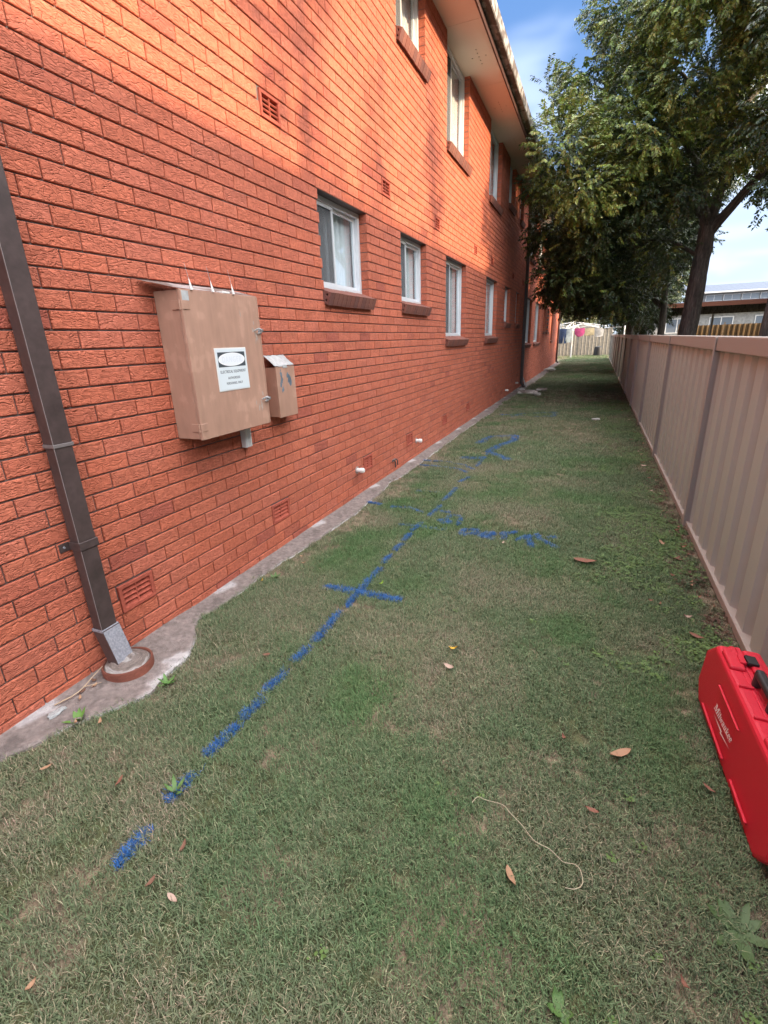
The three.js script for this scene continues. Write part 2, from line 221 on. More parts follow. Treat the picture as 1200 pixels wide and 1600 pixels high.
// windows: a frame set back in the opening, two sashes, panes, fly screen, curtain; a lintel above; a sill of sloping bricks below
function windowIn([z0, z1, k0, k1], i) {
  const up = k1 > 40, w = part('window', flats), y0 = yk(k0) + 0.115, y1 = up ? SOFFIT - 0.004 : yk(k1) + 0.004, xf = WX - 0.085, t = 0.04, a = z0 - 0.003, b = z1 + 0.003, R = rng(50 + i);
  const bars = (x0, x1, ya, yb, za, zb, s) => merge([bx(x0, x1, ya, ya + s, za, zb), bx(x0, x1, yb - s, yb, za, zb), bx(x0, x1, ya + s, yb - s, za, za - s), bx(x0, x1, ya + s, yb - s, zb + s, zb)]);
  mesh('frame', bars(xf - 0.075, xf, y0, y1, a, b, t), alumMat, w);
  const mid = lerp(a, b, 0.42);
  const s1 = mesh('sash', bars(xf - 0.030, xf - 0.010, y0 + t + 0.002, y1 - t - 0.002, a - t - 0.002, mid - 0.02, 0.028), alumMat, w);
  const s2 = mesh('sash', bars(xf - 0.060, xf - 0.038, y0 + t + 0.002, y1 - t - 0.002, mid + 0.02, b + t + 0.002, 0.03), alumMat, w);
  mesh('pane', bx(xf - 0.047, xf - 0.044, y0 + t + 0.03, y1 - t - 0.03, mid - 0.01, b + t + 0.03), glassMat, w);
  mesh('pane', bx(xf - 0.058, xf - 0.055, y0 + t + 0.03, y1 - t - 0.03, a - t - 0.004, mid + 0.02), glassMat, w);
  mesh('fly_screen', bx(xf - 0.021, xf - 0.020, y0 + t + 0.02, y1 - t - 0.02, a - t - 0.02, mid), screenMat, w);
  const n = 60, P = [], I = [];
  for (let j = 0; j <= n; j++) { const z = lerp(a + 0.0, b - 0.0, j / n), x = xf - 0.105 + 0.010 * Math.sin(j * 0.8 + i) + 0.004 * Math.sin(j * 1.9 + i * 2); for (const y of [y0 + 0.01, y1 - 0.01]) P.push(x, y, z); if (j < n) { const q = j * 2; I.push(q, q + 2, q + 1, q + 1, q + 2, q + 3); } }
  const g = new THREE.BufferGeometry(); g.setAttribute('position', new THREE.Float32BufferAttribute(P, 3)); g.setIndex(I); g.computeVertexNormals(); mesh('curtain', muv(g), curtainMat, w);
  if (!up) mesh('lintel', bx(WX - 0.10, WX - 0.006, y1 + 0.001, y1 + 0.0065, z0 + 0.09, z1 - 0.09), pipeMat, w);
  // the sill
  const s = part('sill', flats), cnt = Math.round((z0 - z1 + 0.02) / 0.0867), st = (z0 - z1 + 0.03) / cnt, W = st - 0.006, cs = [[0, 0], [0.205, 0], [0.205, 0.102], [0, 0.102]];
  const plain = extrude(poly(cs), W - 0.006, 0.003), holed = extrude(poly(cs, [ring(0.175, 0.028, 0.013), ring(0.172, 0.074, 0.013), ring(0.125, 0.052, 0.013)]), W - 0.006, 0.003);
  for (const q of [plain, holed]) { q.translate(-0.205, -0.102, -W + 0.003); q.rotateZ(-0.36); }
  const pu = muv(plain), hu = muv(holed);
  for (let j = 0; j < cnt; j++) { const m = mesh('sill_brick', j ? pu : hu, sillMat[Math.floor(R() * 4)], s); m.position.set(WX + 0.072 + (R() - 0.5) * 0.003, y0 - 0.046 + (R() - 0.5) * 0.003, z0 + 0.012 - j * st); }
  mesh('sill_mortar', bx(WX - 0.12, WX - 0.004, yk(k0) + 0.002, y0 - 0.035, z0 - 0.01, z1 + 0.01), mortarMat, s);
}
ALL.forEach(windowIn);
VENTS.forEach(([z0, z1, k0, k1]) => {
  const v = part('air_vent', flats), y0 = yk(k0) + 0.010, y1 = yk(k1) - 0.004, a = z0 - 0.002, b = z1 + 0.002, x1 = WX + 0.006, x0 = WX - 0.05, f = 0.022;
  mesh('vent_frame', merge([rb(x0, x1, y0, y0 + f, a, b, 0.003), rb(x0, x1, y1 - f, y1, a, b, 0.003), rb(x0, x1, y0 + f - 0.002, y1 - f + 0.002, a, a - f, 0.003), rb(x0, x1, y0 + f - 0.002, y1 - f + 0.002, b + f, b, 0.003), bx(x0, WX - 0.002, y0 + f, y1 - f, (a + b) / 2 + 0.005, (a + b) / 2 - 0.005)]), terraMat, v);
  const n = 4, h = (y1 - y0 - 2 * f) / n;
  for (let i = 0; i < n; i++) for (const [p, q] of [[a - f, (a + b) / 2 + 0.005], [(a + b) / 2 - 0.005, b + f]]) { const g = new THREE.BoxGeometry(0.042, 0.009, p - q); g.rotateZ(-0.75); g.translate(WX - 0.018, y0 + f + h * (i + 0.42), (p + q) / 2); mesh('slat', muv(g), terraMat, v); }
});
// eaves: soffit sheets with breather holes, fascia, gutter, roof
{
  const X0 = WX - 0.13, X1 = -1.775;
  for (let z = ZN; z > ZF - 0.3; z -= 1.83) {
    const holes = [], zc = z - 0.92;
    for (let i = -2; i <= 2; i++) holes.push(ring(i * 0.105, -2.013, 0.013)); holes.push(ring(0, -2.113, 0.013), ring(0, -1.912, 0.013));
    const g = extrude(poly([[-0.912, X0], [0.912, X0], [0.912, X1], [-0.912, X1]], holes), 0.006, 0, 1, 8);
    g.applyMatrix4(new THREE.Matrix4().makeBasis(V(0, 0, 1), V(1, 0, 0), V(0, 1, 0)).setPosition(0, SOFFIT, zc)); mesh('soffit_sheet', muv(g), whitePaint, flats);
  }
  mesh('fascia', bx(-1.774, -1.752, 5.488, 5.70, ZN + 0.2, ZF - 0.5), std(lin(0.115, 0.047, 0.037), { map: patchy, roughness: 0.7 }), flats);
  const pr = poly([[0, 0], [0.100, 0], [0.112, 0.014], [0.112, 0.178], [0.104, 0.188], [0.094, 0.180], [0.106, 0.172], [0.108, 0.016], [0.098, 0.004], [0.004, 0.004], [0.004, 0.16], [0, 0.16]]);
  const gm = std(lin(1, 1, 1), { map: peel, roughness: 0.75 });
  for (let z = ZN + 0.2; z > ZF - 0.4; z -= 3.6) { const g = extrude(pr, Math.min(3.596, z - ZF + 0.5)); g.applyMatrix4(new THREE.Matrix4().makeRotationY(Math.PI)); g.scale(-1, 1, 1); g.translate(-1.751, 5.590, z); const q = g.index ? g.toNonIndexed() : g; const p = q.attributes.position; for (let i = 0; i < p.count; i += 3) { const a = [p.getX(i), p.getY(i), p.getZ(i)]; p.setXYZ(i, p.getX(i + 1), p.getY(i + 1), p.getZ(i + 1)); p.setXYZ(i + 1, ...a); } mesh('gutter', muv(q), gm, flats); }
  const rf = poly([[-1.72, 5.765], [-1.72, 5.80], [-6.4, 7.5], [-11.2, 5.80], [-11.2, 5.765], [-6.4, 7.46]]); const g = extrude(rf, ZN - ZF + 0.8); g.translate(0, 0, ZF - 0.5);
  mesh('roof', muv(g), std(lin(0.16, 0.085, 0.06), { map: patchy, roughness: 0.85 }), flats);
}
console.log('building done');
// ---------------------------------------------------------------- things on the wall
{ // the near downpipe, its zinc shoe and the clay collar it drops into
  const d = thing('downpipe', 'dark brown square downpipe with bare zinc foot dropping into a clay collar', 'downpipe', [WX, 0, -1.44]);
  const x0 = 0.012, x1 = 0.082, z0 = 0.046, z1 = -0.046;
  mesh('pipe', rb(x0, x1, 1.22, 5.6, z0, z1, 0.006), pipeMat, d);
  mesh('pipe', rb(x0 + 0.002, x1 - 0.002, 0.262, 1.222, z0 - 0.002, z1 + 0.002, 0.006), pipeMat, d);
  mesh('worn_edge', merge([bx(x1 - 0.0025, x1 + 0.0006, 0.27, 5.5, z0 - 0.001, z0 + 0.0006)]), std(lin(0.24, 0.215, 0.215), { roughness: 0.5 }), d);
  mesh('lap_joint', merge([rb(x0 - 0.002, x1 + 0.0025, 1.205, 1.222, z0 + 0.0025, z1 - 0.0025, 0.003)]), std(lin(0.16, 0.14, 0.14), { roughness: 0.5 }), d);
  const st = part('strap', d); mesh('band', rb(x0 - 0.004, x1 + 0.004, 0.71, 0.75, z0 + 0.004, z1 - 0.004, 0.003), pipeMat, st);
  mesh('lug', merge([rb(0.002, 0.006, 0.708, 0.752, 0.095, 0.045, 0.002), rb(0.002, 0.006, 0.708, 0.752, -0.045, -0.095, 0.002)]), pipeMat, st); mesh('screw', cyl(0.006, 0.005, V(0.005, 0.73, 0.072), V(0.010, 0.73, 0.072), 8), zincMat, st);
  // shoe: leans out to the middle of the collar
  const q = (y0, y1, ox0, ox1, m, name) => { const g = new THREE.BoxGeometry(0.074, y1 - y0, 0.096, 1, 1, 1), p = g.attributes.position; for (let i = 0; i < p.count; i++) { const t = (p.getY(i) + (y1 - y0) / 2) / (y1 - y0); p.setXYZ(i, p.getX(i) + 0.047 + lerp(ox0, ox1, t), lerp(y0, y1, t), p.getZ(i)); } mesh(name, muv(g), m, d); };
  q(0.03, 0.266, 0.075, 0.003, pipeMat, 'shoe');
  { const g = new THREE.BoxGeometry(0.002, 0.236, 0.094), p = g.attributes.position; for (let i = 0; i < p.count; i++) { const t = p.getY(i) / 0.236 + 0.5; p.setXYZ(i, p.getX(i) + 0.047 + 0.0385 + lerp(0.075, 0.003, t), lerp(0.03, 0.262, t), p.getZ(i)); } mesh('zinc_plate', muv(g), zincMat, d); }
  mesh('cuff', rb(x0 - 0.003, x1 + 0.003, 0.255, 0.270, z0 + 0.003, z1 - 0.003, 0.002), zincMat, d);
  const c = part('clay_collar', d); c.position.set(0.135, 0, -0.01);
  const pr = [[0.100, -0.05], [0.120, -0.05], [0.122, 0.0], [0.124, 0.060], [0.121, 0.070], [0.115, 0.071], [0.111, 0.064], [0.108, 0.0]].map(p => new THREE.Vector2(...p)); pr.push(pr[0].clone());
  mesh('socket', new THREE.LatheGeometry(pr, 40), clayMat, c);
  const gm = new THREE.CircleGeometry(0.106, 40, 0, Math.PI * 2), disc = new THREE.SphereGeometry(0.111, 36, 14, 0, Math.PI * 2, 0, Math.PI / 2); const p = disc.attributes.position; for (let i = 0; i < p.count; i++) { const x = p.getX(i), z = p.getZ(i), r = Math.hypot(x, z); p.setXYZ(i, x, 0.052 + 0.040 * Math.sqrt(Math.max(0, 1 - (r / 0.112) ** 2)) + 0.030 * (fbm(x * 30 + 5, z * 30 + 5, 3, 3) - 0.5), z); } disc.computeVertexNormals(); gm.dispose();
  mesh('mortar_fill', disc, cementMat, c);
}
{ const d = thing('downpipe', 'dark downpipe with pale conduit beside it between the shaded windows', 'downpipe', [WX, 0, -17.13]);
  mesh('pipe', rb(0.015, 0.105, 0.14, 5.6, 0.05, -0.05, 0.008), pipeMat, d); mesh('conduit', cyl(0.018, 0.018, V(0.075, 0.35, -0.085), V(0.075, 4.9, -0.085), 10), silverMat, d);
  mesh('shoe', cyl(0.05, 0.05, V(0.06, 0.18, 0), V(0.17, 0.0, -0.03), 8), pipeMat, d); mesh('conduit_foot', cyl(0.018, 0.018, V(0.075, 0.36, -0.085), V(0.22, 0.0, -0.12), 8), silverMat, d); }
{ const d = thing('downpipe', 'dark downpipe at the far corner of the brick building', 'downpipe', [WX, 0, -32.85]); mesh('pipe', rb(0.01, 0.11, 0.1, 5.6, 0.05, -0.05, 0.008), pipeMat, d); mesh('shoe', cyl(0.05, 0.05, V(0.06, 0.16, 0), V(0.18, 0.0, 0), 8), pipeMat, d); }

{ // the big electrical box
  const d = thing('electrical_box', 'large tan painted steel electrical box with warning sign and two latches', 'electrical box', [WX, 0, 0]);
  const z0 = -2.185, z1 = -2.845, y0 = 1.10, y1 = 1.905, xf = 0.195;
  mesh('body', rb(0.001, xf - 0.028, y0, y1, z0 - 0.004, z1 + 0.004, 0.004), tanMat, d);
  const door = mesh('door', rb(xf - 0.018, xf, y0 - 0.004, y1 + 0.002, z0 + 0.006, z1 - 0.006, 0.004), tanMat, d);
  for (const y of [y0 + 0.045, y1 - 0.10]) { const h = mesh('hinge', merge([rb(xf - 0.07, xf - 0.02, y, y + 0.045, z0 + 0.0045, z0 - 0.01, 0.002), rb(xf - 0.004, xf + 0.0035, y, y + 0.045, z0 + 0.008, z0 - 0.05, 0.002)]), tanMat, d); mesh('hinge_pin', cyl(0.006, 0.006, V(xf - 0.010, y - 0.002, z0 + 0.008), V(xf - 0.010, y + 0.047, z0 + 0.008), 10), tanMat, h); }
  mesh('worn_patch', rb(xf - 0.001, xf + 0.0025, y1 - 0.055, y1 - 0.006, z0 - 0.004, z0 - 0.055, 0.001), silverMat, door);
  for (const y of [1.70, 1.265]) {
    const l = part('latch', d); mesh('staple', tube([V(xf, y, z1 + 0.055), V(xf + 0.03, y + 0.012, z1 + 0.045), V(xf + 0.032, y - 0.004, z1 + 0.02), V(xf + 0.002, y - 0.018, z1 + 0.025)], 0.005), silverMat, l);
    mesh('hasp', merge([rb(xf, xf + 0.006, y - 0.018, y + 0.014, z1 + 0.02, z1 - 0.012, 0.002), rb(xf - 0.06, xf + 0.004, y - 0.014, y + 0.010, z1 - 0.0075, z1 - 0.014, 0.002)]), zincMat, l); mesh('knob', cyl(0.011, 0.009, V(xf + 0.004, y, z1 + 0.004), V(xf + 0.024, y + 0.003, z1 - 0.004), 10), steelMat, l);
  }
  const scuff = std(lin(0.62, 0.50, 0.43), { map: patchy, roughness: 0.6 });
  for (const [y, z, w, h, sd] of [[1.668, -2.80, 0.010, 0.040, 1], [1.64, -2.792, 0.007, 0.026, 2], [1.705, -2.772, 0.012, 0.016, 3], [1.235, -2.775, 0.010, 0.045, 4], [1.215, -2.745, 0.007, 0.030, 5], [1.25, -2.72, 0.006, 0.020, 6], [1.30, -2.80, 0.008, 0.018, 7], [1.80, -2.66, 0.004, 0.022, 8], [1.745, -2.785, 0.006, 0.014, 9]]) { const s = new THREE.Shape(); for (let i = 0; i <= 11; i++) { const a = i % 11 / 11 * 6.283, q = 0.5 + 0.8 * hash(i % 11, sd, 17), X = Math.cos(a) * q * w, Y = Math.sin(a) * q * h; i ? s.lineTo(X, Y) : s.moveTo(X, Y); } const g = extrude(s, 0.0005); g.rotateZ((hash(sd, 2, 3) - 0.5) * 0.8); g.rotateY(Math.PI / 2); g.translate(xf + 0.0003, y, z); mesh('scuff', muv(g), scuff, door); }
  mesh('door_fold', merge([rb(xf - 0.001, xf + 0.0025, y0 + 0.002, y1 - 0.004, z0 + 0.005, z0 - 0.004, 0.001), rb(xf - 0.001, xf + 0.0025, y0 + 0.002, y1 - 0.004, z1 + 0.004, z1 - 0.005, 0.001)]), tanMat, door);
  const sign = part('warning_sign', d), st = canvasTex(512, 440, (c, w, h) => {
    c.fillStyle = '#cfd8de'; c.fillRect(0, 0, w, h); c.fillStyle = '#3c444c'; c.fillRect(24, 34, w - 48, 158);
    c.fillStyle = '#dde2e8'; c.beginPath(); c.ellipse(w / 2, 113, 222, 68, 0, 0, Math.PI * 2); c.fill(); c.strokeStyle = '#eef1f4'; c.lineWidth = 7; c.stroke();
    c.textAlign = 'center'; c.fillStyle = '#d2d8e1'; c.font = 'bold 84px sans-serif'; c.fillText('DANGER', w / 2, 143);
    c.fillStyle = '#3f474f'; c.font = 'bold 41px sans-serif'; c.fillText('ELECTRICAL EQUIPMENT', w / 2, 258, 440); c.font = 'bold 36px sans-serif'; c.fillText('AUTHORISED', w / 2, 326, 210); c.fillText('PERSONNEL ONLY', w / 2, 384, 285);
  });
  mesh('plate', rb(xf, xf + 0.003, 1.352, 1.602, -2.378, -2.668, 0.001), whiteMat, sign);
  const pg = new THREE.PlaneGeometry(0.278, 0.238); pg.rotateY(Math.PI / 2); pg.translate(xf + 0.0045, 1.477, -2.523); mesh('print', pg, std(0xffffff, { map: st, roughness: 0.6 }), sign);
  const fl = part('flashing', d), sheet = new THREE.BoxGeometry(0.005, 0.23, z0 - z1 + 0.02, 1, 4, 24), p = sheet.attributes.position;
  for (let i = 0; i < p.count; i++) { const t = p.getY(i) / 0.23 + 0.5, z = p.getZ(i); p.setXYZ(i, lerp(0.188, 0.012, t) + p.getX(i) + 0.006 * (fbm(z * 12 + 3, t * 4, 8, 3) - 0.5), lerp(1.909, 1.955, t) + 0.006 * (fbm(z * 9, t * 3 + 7, 5, 3) - 0.5), z + (z0 + z1) / 2 + t * 0.09 * clamp((z - 0.25) / 0.09)); }
  mesh('cover_sheet', muv(sheet), std(lin(0.50, 0.50, 0.51), { map: concreteMap, roughness: 0.6 }), fl);
  for (const z of [-2.27, -2.44, -2.62]) { const k = mesh('caulk_peak', cyl(0.009, 0.001, V(xf + 0.002, 1.906, z), V(xf - 0.003, 1.964, z + 0.005), 8), whiteMat, fl); mesh('wire', cyl(0.0011, 0.0008, V(xf - 0.003, 1.962, z + 0.005), V(xf - 0.012, 2.04, z + 0.012), 5), silverMat, k); }
  mesh('clip', rb(xf - 0.05, xf, 1.907, 1.919, -2.52, -2.59, 0.002), whiteMat, fl);
  const cd = part('conduit', d); mesh('duct', rb(0.004, 0.045, 0.93, 1.10, -2.745, -2.815, 0.004), std(lin(0.55, 0.56, 0.58), { roughness: 0.5 }), cd); mesh('duct_rib', merge([rb(0.044, 0.049, 0.935, 1.098, -2.758, -2.764, 0.001), rb(0.044, 0.049, 0.935, 1.098, -2.796, -2.802, 0.001)]), whiteMat, cd);
}
{ // the small box beside it
  const d = thing('electrical_box', 'small tan steel box with flaking blue-grey paint beside the large one', 'electrical box', [WX, 0, 0]);
  mesh('body', rb(0.001, 0.088, 1.09, 1.452, -3.118, -3.352, 0.004), tanMat, d); const door = mesh('door', rb(0.090, 0.104, 1.086, 1.456, -3.112, -3.358, 0.003), tanMat, d);
  const blue = std(lin(0.25, 0.33, 0.42), { map: patchy, roughness: 0.7 }), R = rng(5);
  for (const [y, z, r] of [[1.40, -3.17, 0.018], [1.36, -3.175, 0.022], [1.325, -3.16, 0.015], [1.29, -3.18, 0.019], [1.39, -3.26, 0.02], [1.36, -3.275, 0.028], [1.335, -3.285, 0.022], [1.43, -3.17, 0.008]]) { const s = new THREE.Shape(); for (let i = 0; i <= 12; i++) { const a = i % 12 / 12 * 6.283, q = r * (0.55 + 0.75 * hash(i % 12, Math.round(y * 1000), 7)); i ? s.lineTo(Math.cos(a) * q * 0.8, Math.sin(a) * q * 1.2) : s.moveTo(Math.cos(a) * q * 0.8, Math.sin(a) * q * 1.2); } const g = extrude(s, 0.0006); g.rotateY(Math.PI / 2); g.translate(0.1042, y, z); mesh('bare_patch', muv(g), blue, door); }
  const fl = new THREE.BoxGeometry(0.004, 0.13, 0.25, 1, 2, 10), p = fl.attributes.position; for (let i = 0; i < p.count; i++) { const t = p.getY(i) / 0.13 + 0.5; p.setXYZ(i, lerp(0.105, 0.012, t) + p.getX(i), lerp(1.462, 1.535, t) + 0.010 * (hash(i, 3, 2) - 0.5), p.getZ(i) - 3.23); } mesh('flashing', muv(fl), silverMat, d);
  mesh('hinge', rb(0.10, 0.108, 1.445, 1.46, -3.20, -3.26, 0.002), silverMat, d);
}
function stub(z, y, label) { const d = thing('drain_stub', label, 'pipe', [WX, y, z], 'white waste stubs along the wall foot'); mesh('elbow', merge([cyl(0.022, 0.022, V(-0.02, 0, 0), V(0.055, 0.0, 0), 16), cyl(0.028, 0.028, V(0.045, 0, 0), V(0.075, 0, 0), 16)]), whiteMat, d); mesh('cap', cyl(0.027, 0.020, V(0.075, 0, 0), V(0.087, 0, 0), 16), whiteMat, d); mesh('flange', cyl(0.042, 0.040, V(0.0, 0, 0), V(0.006, 0, 0), 18), std(lin(0.33, 0.24, 0.22), { roughness: 0.9 }), d); }
const stubL = 'white plastic pipe stub poking out of the brick wall near its foot';
for (const [z, y] of [[-4.57, 0.31], [-6.53, 0.255], [-14.25, 0.2], [-16.2, 0.24]]) stub(z, y, stubL);
{ const t = thing('garden_tap', 'small dark pair of pipe ends low on the brick wall by the concrete edge', 'tap', [WX, 0.13, -5.6]); mesh('pipe', merge([tube([V(0, 0.05, 0), V(0.03, 0.05, 0), V(0.04, 0.02, 0), V(0.04, -0.04, 0)], 0.008), tube([V(0, 0.05, -0.07), V(0.03, 0.05, -0.07), V(0.042, 0.03, -0.07), V(0.042, -0.02, -0.07)], 0.008)]), pipeMat, t); mesh('clamp', rb(0, 0.012, 0.03, 0.06, 0.015, -0.085, 0.003), steelMat, t); }
console.log('wall things done');
// ---------------------------------------------------------------- ground
const FX = 0.888;
{ const g = new THREE.PlaneGeometry(500, 500, 1, 1); g.rotateX(-Math.PI / 2); g.translate(0, 0, -120); struct('lawn', muv(g), soilMat); }
const EDGE = [[3, -2.14], [-0.3, -2.15], [-0.815, -2.135], [-0.931, -2.075], [-1.06, -2.04], [-1.207, -1.935], [-1.345, -1.865], [-1.46, -1.90], [-1.627, -1.90], [-1.70, -1.935], [-1.78, -1.99], [-1.95, -2.12], [-2.182, -2.105], [-2.85, -2.11], [-3.19, -2.08], [-3.5, -2.066], [-4.13, -2.05], [-4.925, -2.09], [-5.2, -2.15], [-5.508, -2.09], [-7.28, -2.09], [-9, -2.10], [-11.2, -2.04], [-13, -2.10], [-17.35, -2.0], [-28, -1.95], [-33.2, -1.95]];
function edgeX(z) { for (let i = 1; i < EDGE.length; i++) if (z >= EDGE[i][0]) { const t = (z - EDGE[i - 1][0]) / (EDGE[i][0] - EDGE[i - 1][0]); return lerp(EDGE[i - 1][1], EDGE[i][1], t); } return -2.0; }
{ // concrete footing strip with a ragged edge
  const P = [], I = [], zs = []; for (let z = 3; z > -33.2; z -= z > -8 ? 0.03 : 0.12) zs.push(z);
  zs.forEach((z, i) => { const e = edgeX(z) + 0.035 * (fbm(z * 5, 1.5, 31, 4) - 0.5) + 0.012 * (vn(z * 40, 3, 7) - 0.5), h = 0.020 + 0.018 * (fbm(z * 2.2, 4, 35, 3) - 0.5); const w = [WX - 0.02, lerp(WX, e, 0.35), lerp(WX, e, 0.7), e - 0.012, e, e + 0.012], y = [h + 0.012, h + 0.010 * fbm(z * 7, 2, 3, 3), h + 0.012 * (fbm(z * 9, 6, 4, 3) - 0.5), h, h - 0.008, -0.03]; for (let k = 0; k < 6; k++) P.push(w[k], y[k], z); if (i) for (let k = 0; k < 5; k++) { const a = (i - 1) * 6 + k, b = i * 6 + k; I.push(a, a + 1, b, b, a + 1, b + 1); } });
  const g = new THREE.BufferGeometry(); g.setAttribute('position', new THREE.Float32BufferAttribute(P, 3)); g.setIndex(I); g.computeVertexNormals(); const n = muv(g); struct('concrete_footing', n, concreteMat);
}
// what grows where
const PAINT = {
  dash: [[[-1.299, -0.674], [-1.295, -0.818]], [[-1.32, -0.922], [-1.319, -1.079]], [[-1.33, -1.147], [-1.323, -1.324]], [[-1.329, -1.367], [-1.318, -1.519]], [[-1.333, -1.555], [-1.324, -1.749]], [[-1.332, -1.813], [-1.32, -1.96]], [[-1.324, -2.002], [-1.329, -2.34]], [[-1.326, -2.41], [-1.327, -2.57]], [[-1.331, -2.647], [-1.333, -2.829]], [[-1.332, -2.847], [-1.33, -3.001]], [[-1.35, -3.083], [-1.345, -3.24]], [[-1.352, -3.34], [-1.34, -3.49]], [[-1.353, -3.544], [-1.349, -3.721]], [[-1.362, -3.786], [-1.339, -3.989]], [[-1.329, -4.185], [-1.311, -4.522]], [[-1.327, -4.699], [-1.316, -5.189]], [[-1.347, -5.409], [-1.281, -5.671]], [[-1.307, -6.212], [-1.324, -6.782]], [[-1.321, -6.923], [-1.308, -7.176]]],
  bar: [[[-1.588, -2.611], [-1.3, -2.612], [-1.021, -2.6]]],
  stroke_a: [[[-2.106, -4.434], [-1.906, -4.396]], [[-1.79, -4.345], [-1.59, -4.369], [-1.42, -4.266]]],
  stroke_b: [[[-1.526, -3.897], [-1.382, -3.901], [-1.218, -3.897], [-1.077, -3.886]]],
  stroke_c: [[[-2.06, -6.117], [-1.781, -6.091], [-1.535, -6.037], [-1.357, -5.882]], [[-2.117, -6.385], [-1.742, -6.374], [-1.468, -6.231], [-1.31, -6.038]]],
  stroke_d: [[[-1.766, -4.933], [-1.456, -4.979]]],
  sign: [[[-1.148, -4.178], [-1.121, -4.311], [-1.038, -4.273], [-1.022, -4.187], [-1.011, -4.044]], [[-1.148, -4.178], [-1.096, -4.047], [-1.078, -4.11]], [[-1.209, -4.085], [-1.188, -4.136], [-1.147, -4.031]], [[-1.27, -4.347], [-1.167, -4.362]]],
  word: [[[-0.927, -3.828], [-0.928, -3.946], [-0.818, -3.967], [-0.794, -3.896], [-0.836, -3.877], [-0.915, -3.814]], [[-0.76, -3.825], [-0.75, -3.91], [-0.67, -3.948], [-0.665, -3.898], [-0.753, -3.833], [-0.64, -3.807]], [[-0.612, -3.953], [-0.575, -3.952], [-0.564, -3.831]], [[-0.586, -3.961], [-0.478, -4.021]], [[-0.459, -3.828], [-0.432, -3.885], [-0.366, -3.98], [-0.369, -3.857], [-0.313, -3.737]], [[-0.318, -4.02], [-0.29, -3.918], [-0.226, -3.867], [-0.137, -3.771]], [[-0.218, -3.965], [-0.162, -4.007]]],
  box: [[[-1.611, -7.692], [-1.523, -8.305], [-1.121, -8.487], [-1.116, -7.977], [-1.297, -7.46], [-1.327, -7.111]], [[-1.628, -6.64], [-1.282, -6.725]], [[-1.289, -7.076], [-1.054, -6.78], [-0.95, -6.674]]],
  far: [[[-1.811, -10.918], [-1.269, -10.776]], [[-1.508, -10.586], [-1.339, -11.149]], [[-1.138, -11.177], [-0.688, -11.405], [-0.706, -10.769], [-1.086, -10.711]]],
};
const WIDTH = { dash: 0.020, bar: 0.026, stroke_a: 0.018, stroke_b: 0.016, stroke_c: 0.022, stroke_d: 0.014, sign: 0.017, word: 0.018, box: 0.055, far: 0.05 };
const BOLD = { dash: 1.0, bar: 1.25, stroke_a: 0.85, stroke_b: 0.7, stroke_c: 0.62, stroke_d: 0.35, sign: 1.0, word: 1.1, box: 0.9, far: 0.6 };
const segs = []; for (const [k, ls] of Object.entries(PAINT)) for (const l of ls) for (let i = 1; i < l.length; i++) segs.push([l[i - 1], l[i], WIDTH[k], BOLD[k]]);
function paintAt(x, z) { let m = 0; if (x > 0.0 || z < -12) return 0; for (const [a, b, w, q] of segs) { if (z > Math.max(a[1], b[1]) + 0.1 || z < Math.min(a[1], b[1]) - 0.1) continue; const dx = b[0] - a[0], dz = b[1] - a[1], t = clamp(((x - a[0]) * dx + (z - a[1]) * dz) / (dx * dx + dz * dz)), d = Math.hypot(x - a[0] - dx * t, z - a[1] - dz * t); m = Math.max(m, q * clamp(1.5 - d / w)); } return m; }
const bare = (x, z) => { const e = x - edgeX(z); let v = 0; const n = fbm(x * 1.7 + 3, z * 1.7, 201, 4), n2 = fbm(x * 5, z * 5, 207, 4);
  if (z < -2.6) v = Math.max(v, sm(clamp((0.34 + 0.5 * (n2 - 0.5) - e) / 0.25)) * 0.8);                                     // worn soil by the footing
  v = Math.max(v, sm(clamp((x - 0.66 - 0.5 * (n2 - 0.5)) / 0.16)) * 0.85);                                                  // along the fence
  v = Math.max(v, sm(clamp((n + 0.55 * (n2 - 0.5) - 0.62) / 0.12)) * 0.6);
  { const q = Math.hypot((x + 0.2) / 2.2, (z + 14.4) / 2.2); v = Math.max(v, sm(clamp(1.5 - q + (n2 - 0.5) * 1.4)) * 0.82); }  // grass thinned under the big tree so the ground colour imitates its shade
  const p = Math.hypot((x + 0.35) / 1.0, (z + 9.3) / 1.5); v = Math.max(v, sm(clamp(1.25 - p + (n2 - 0.5) * 1.2)) * 0.75); return v; };
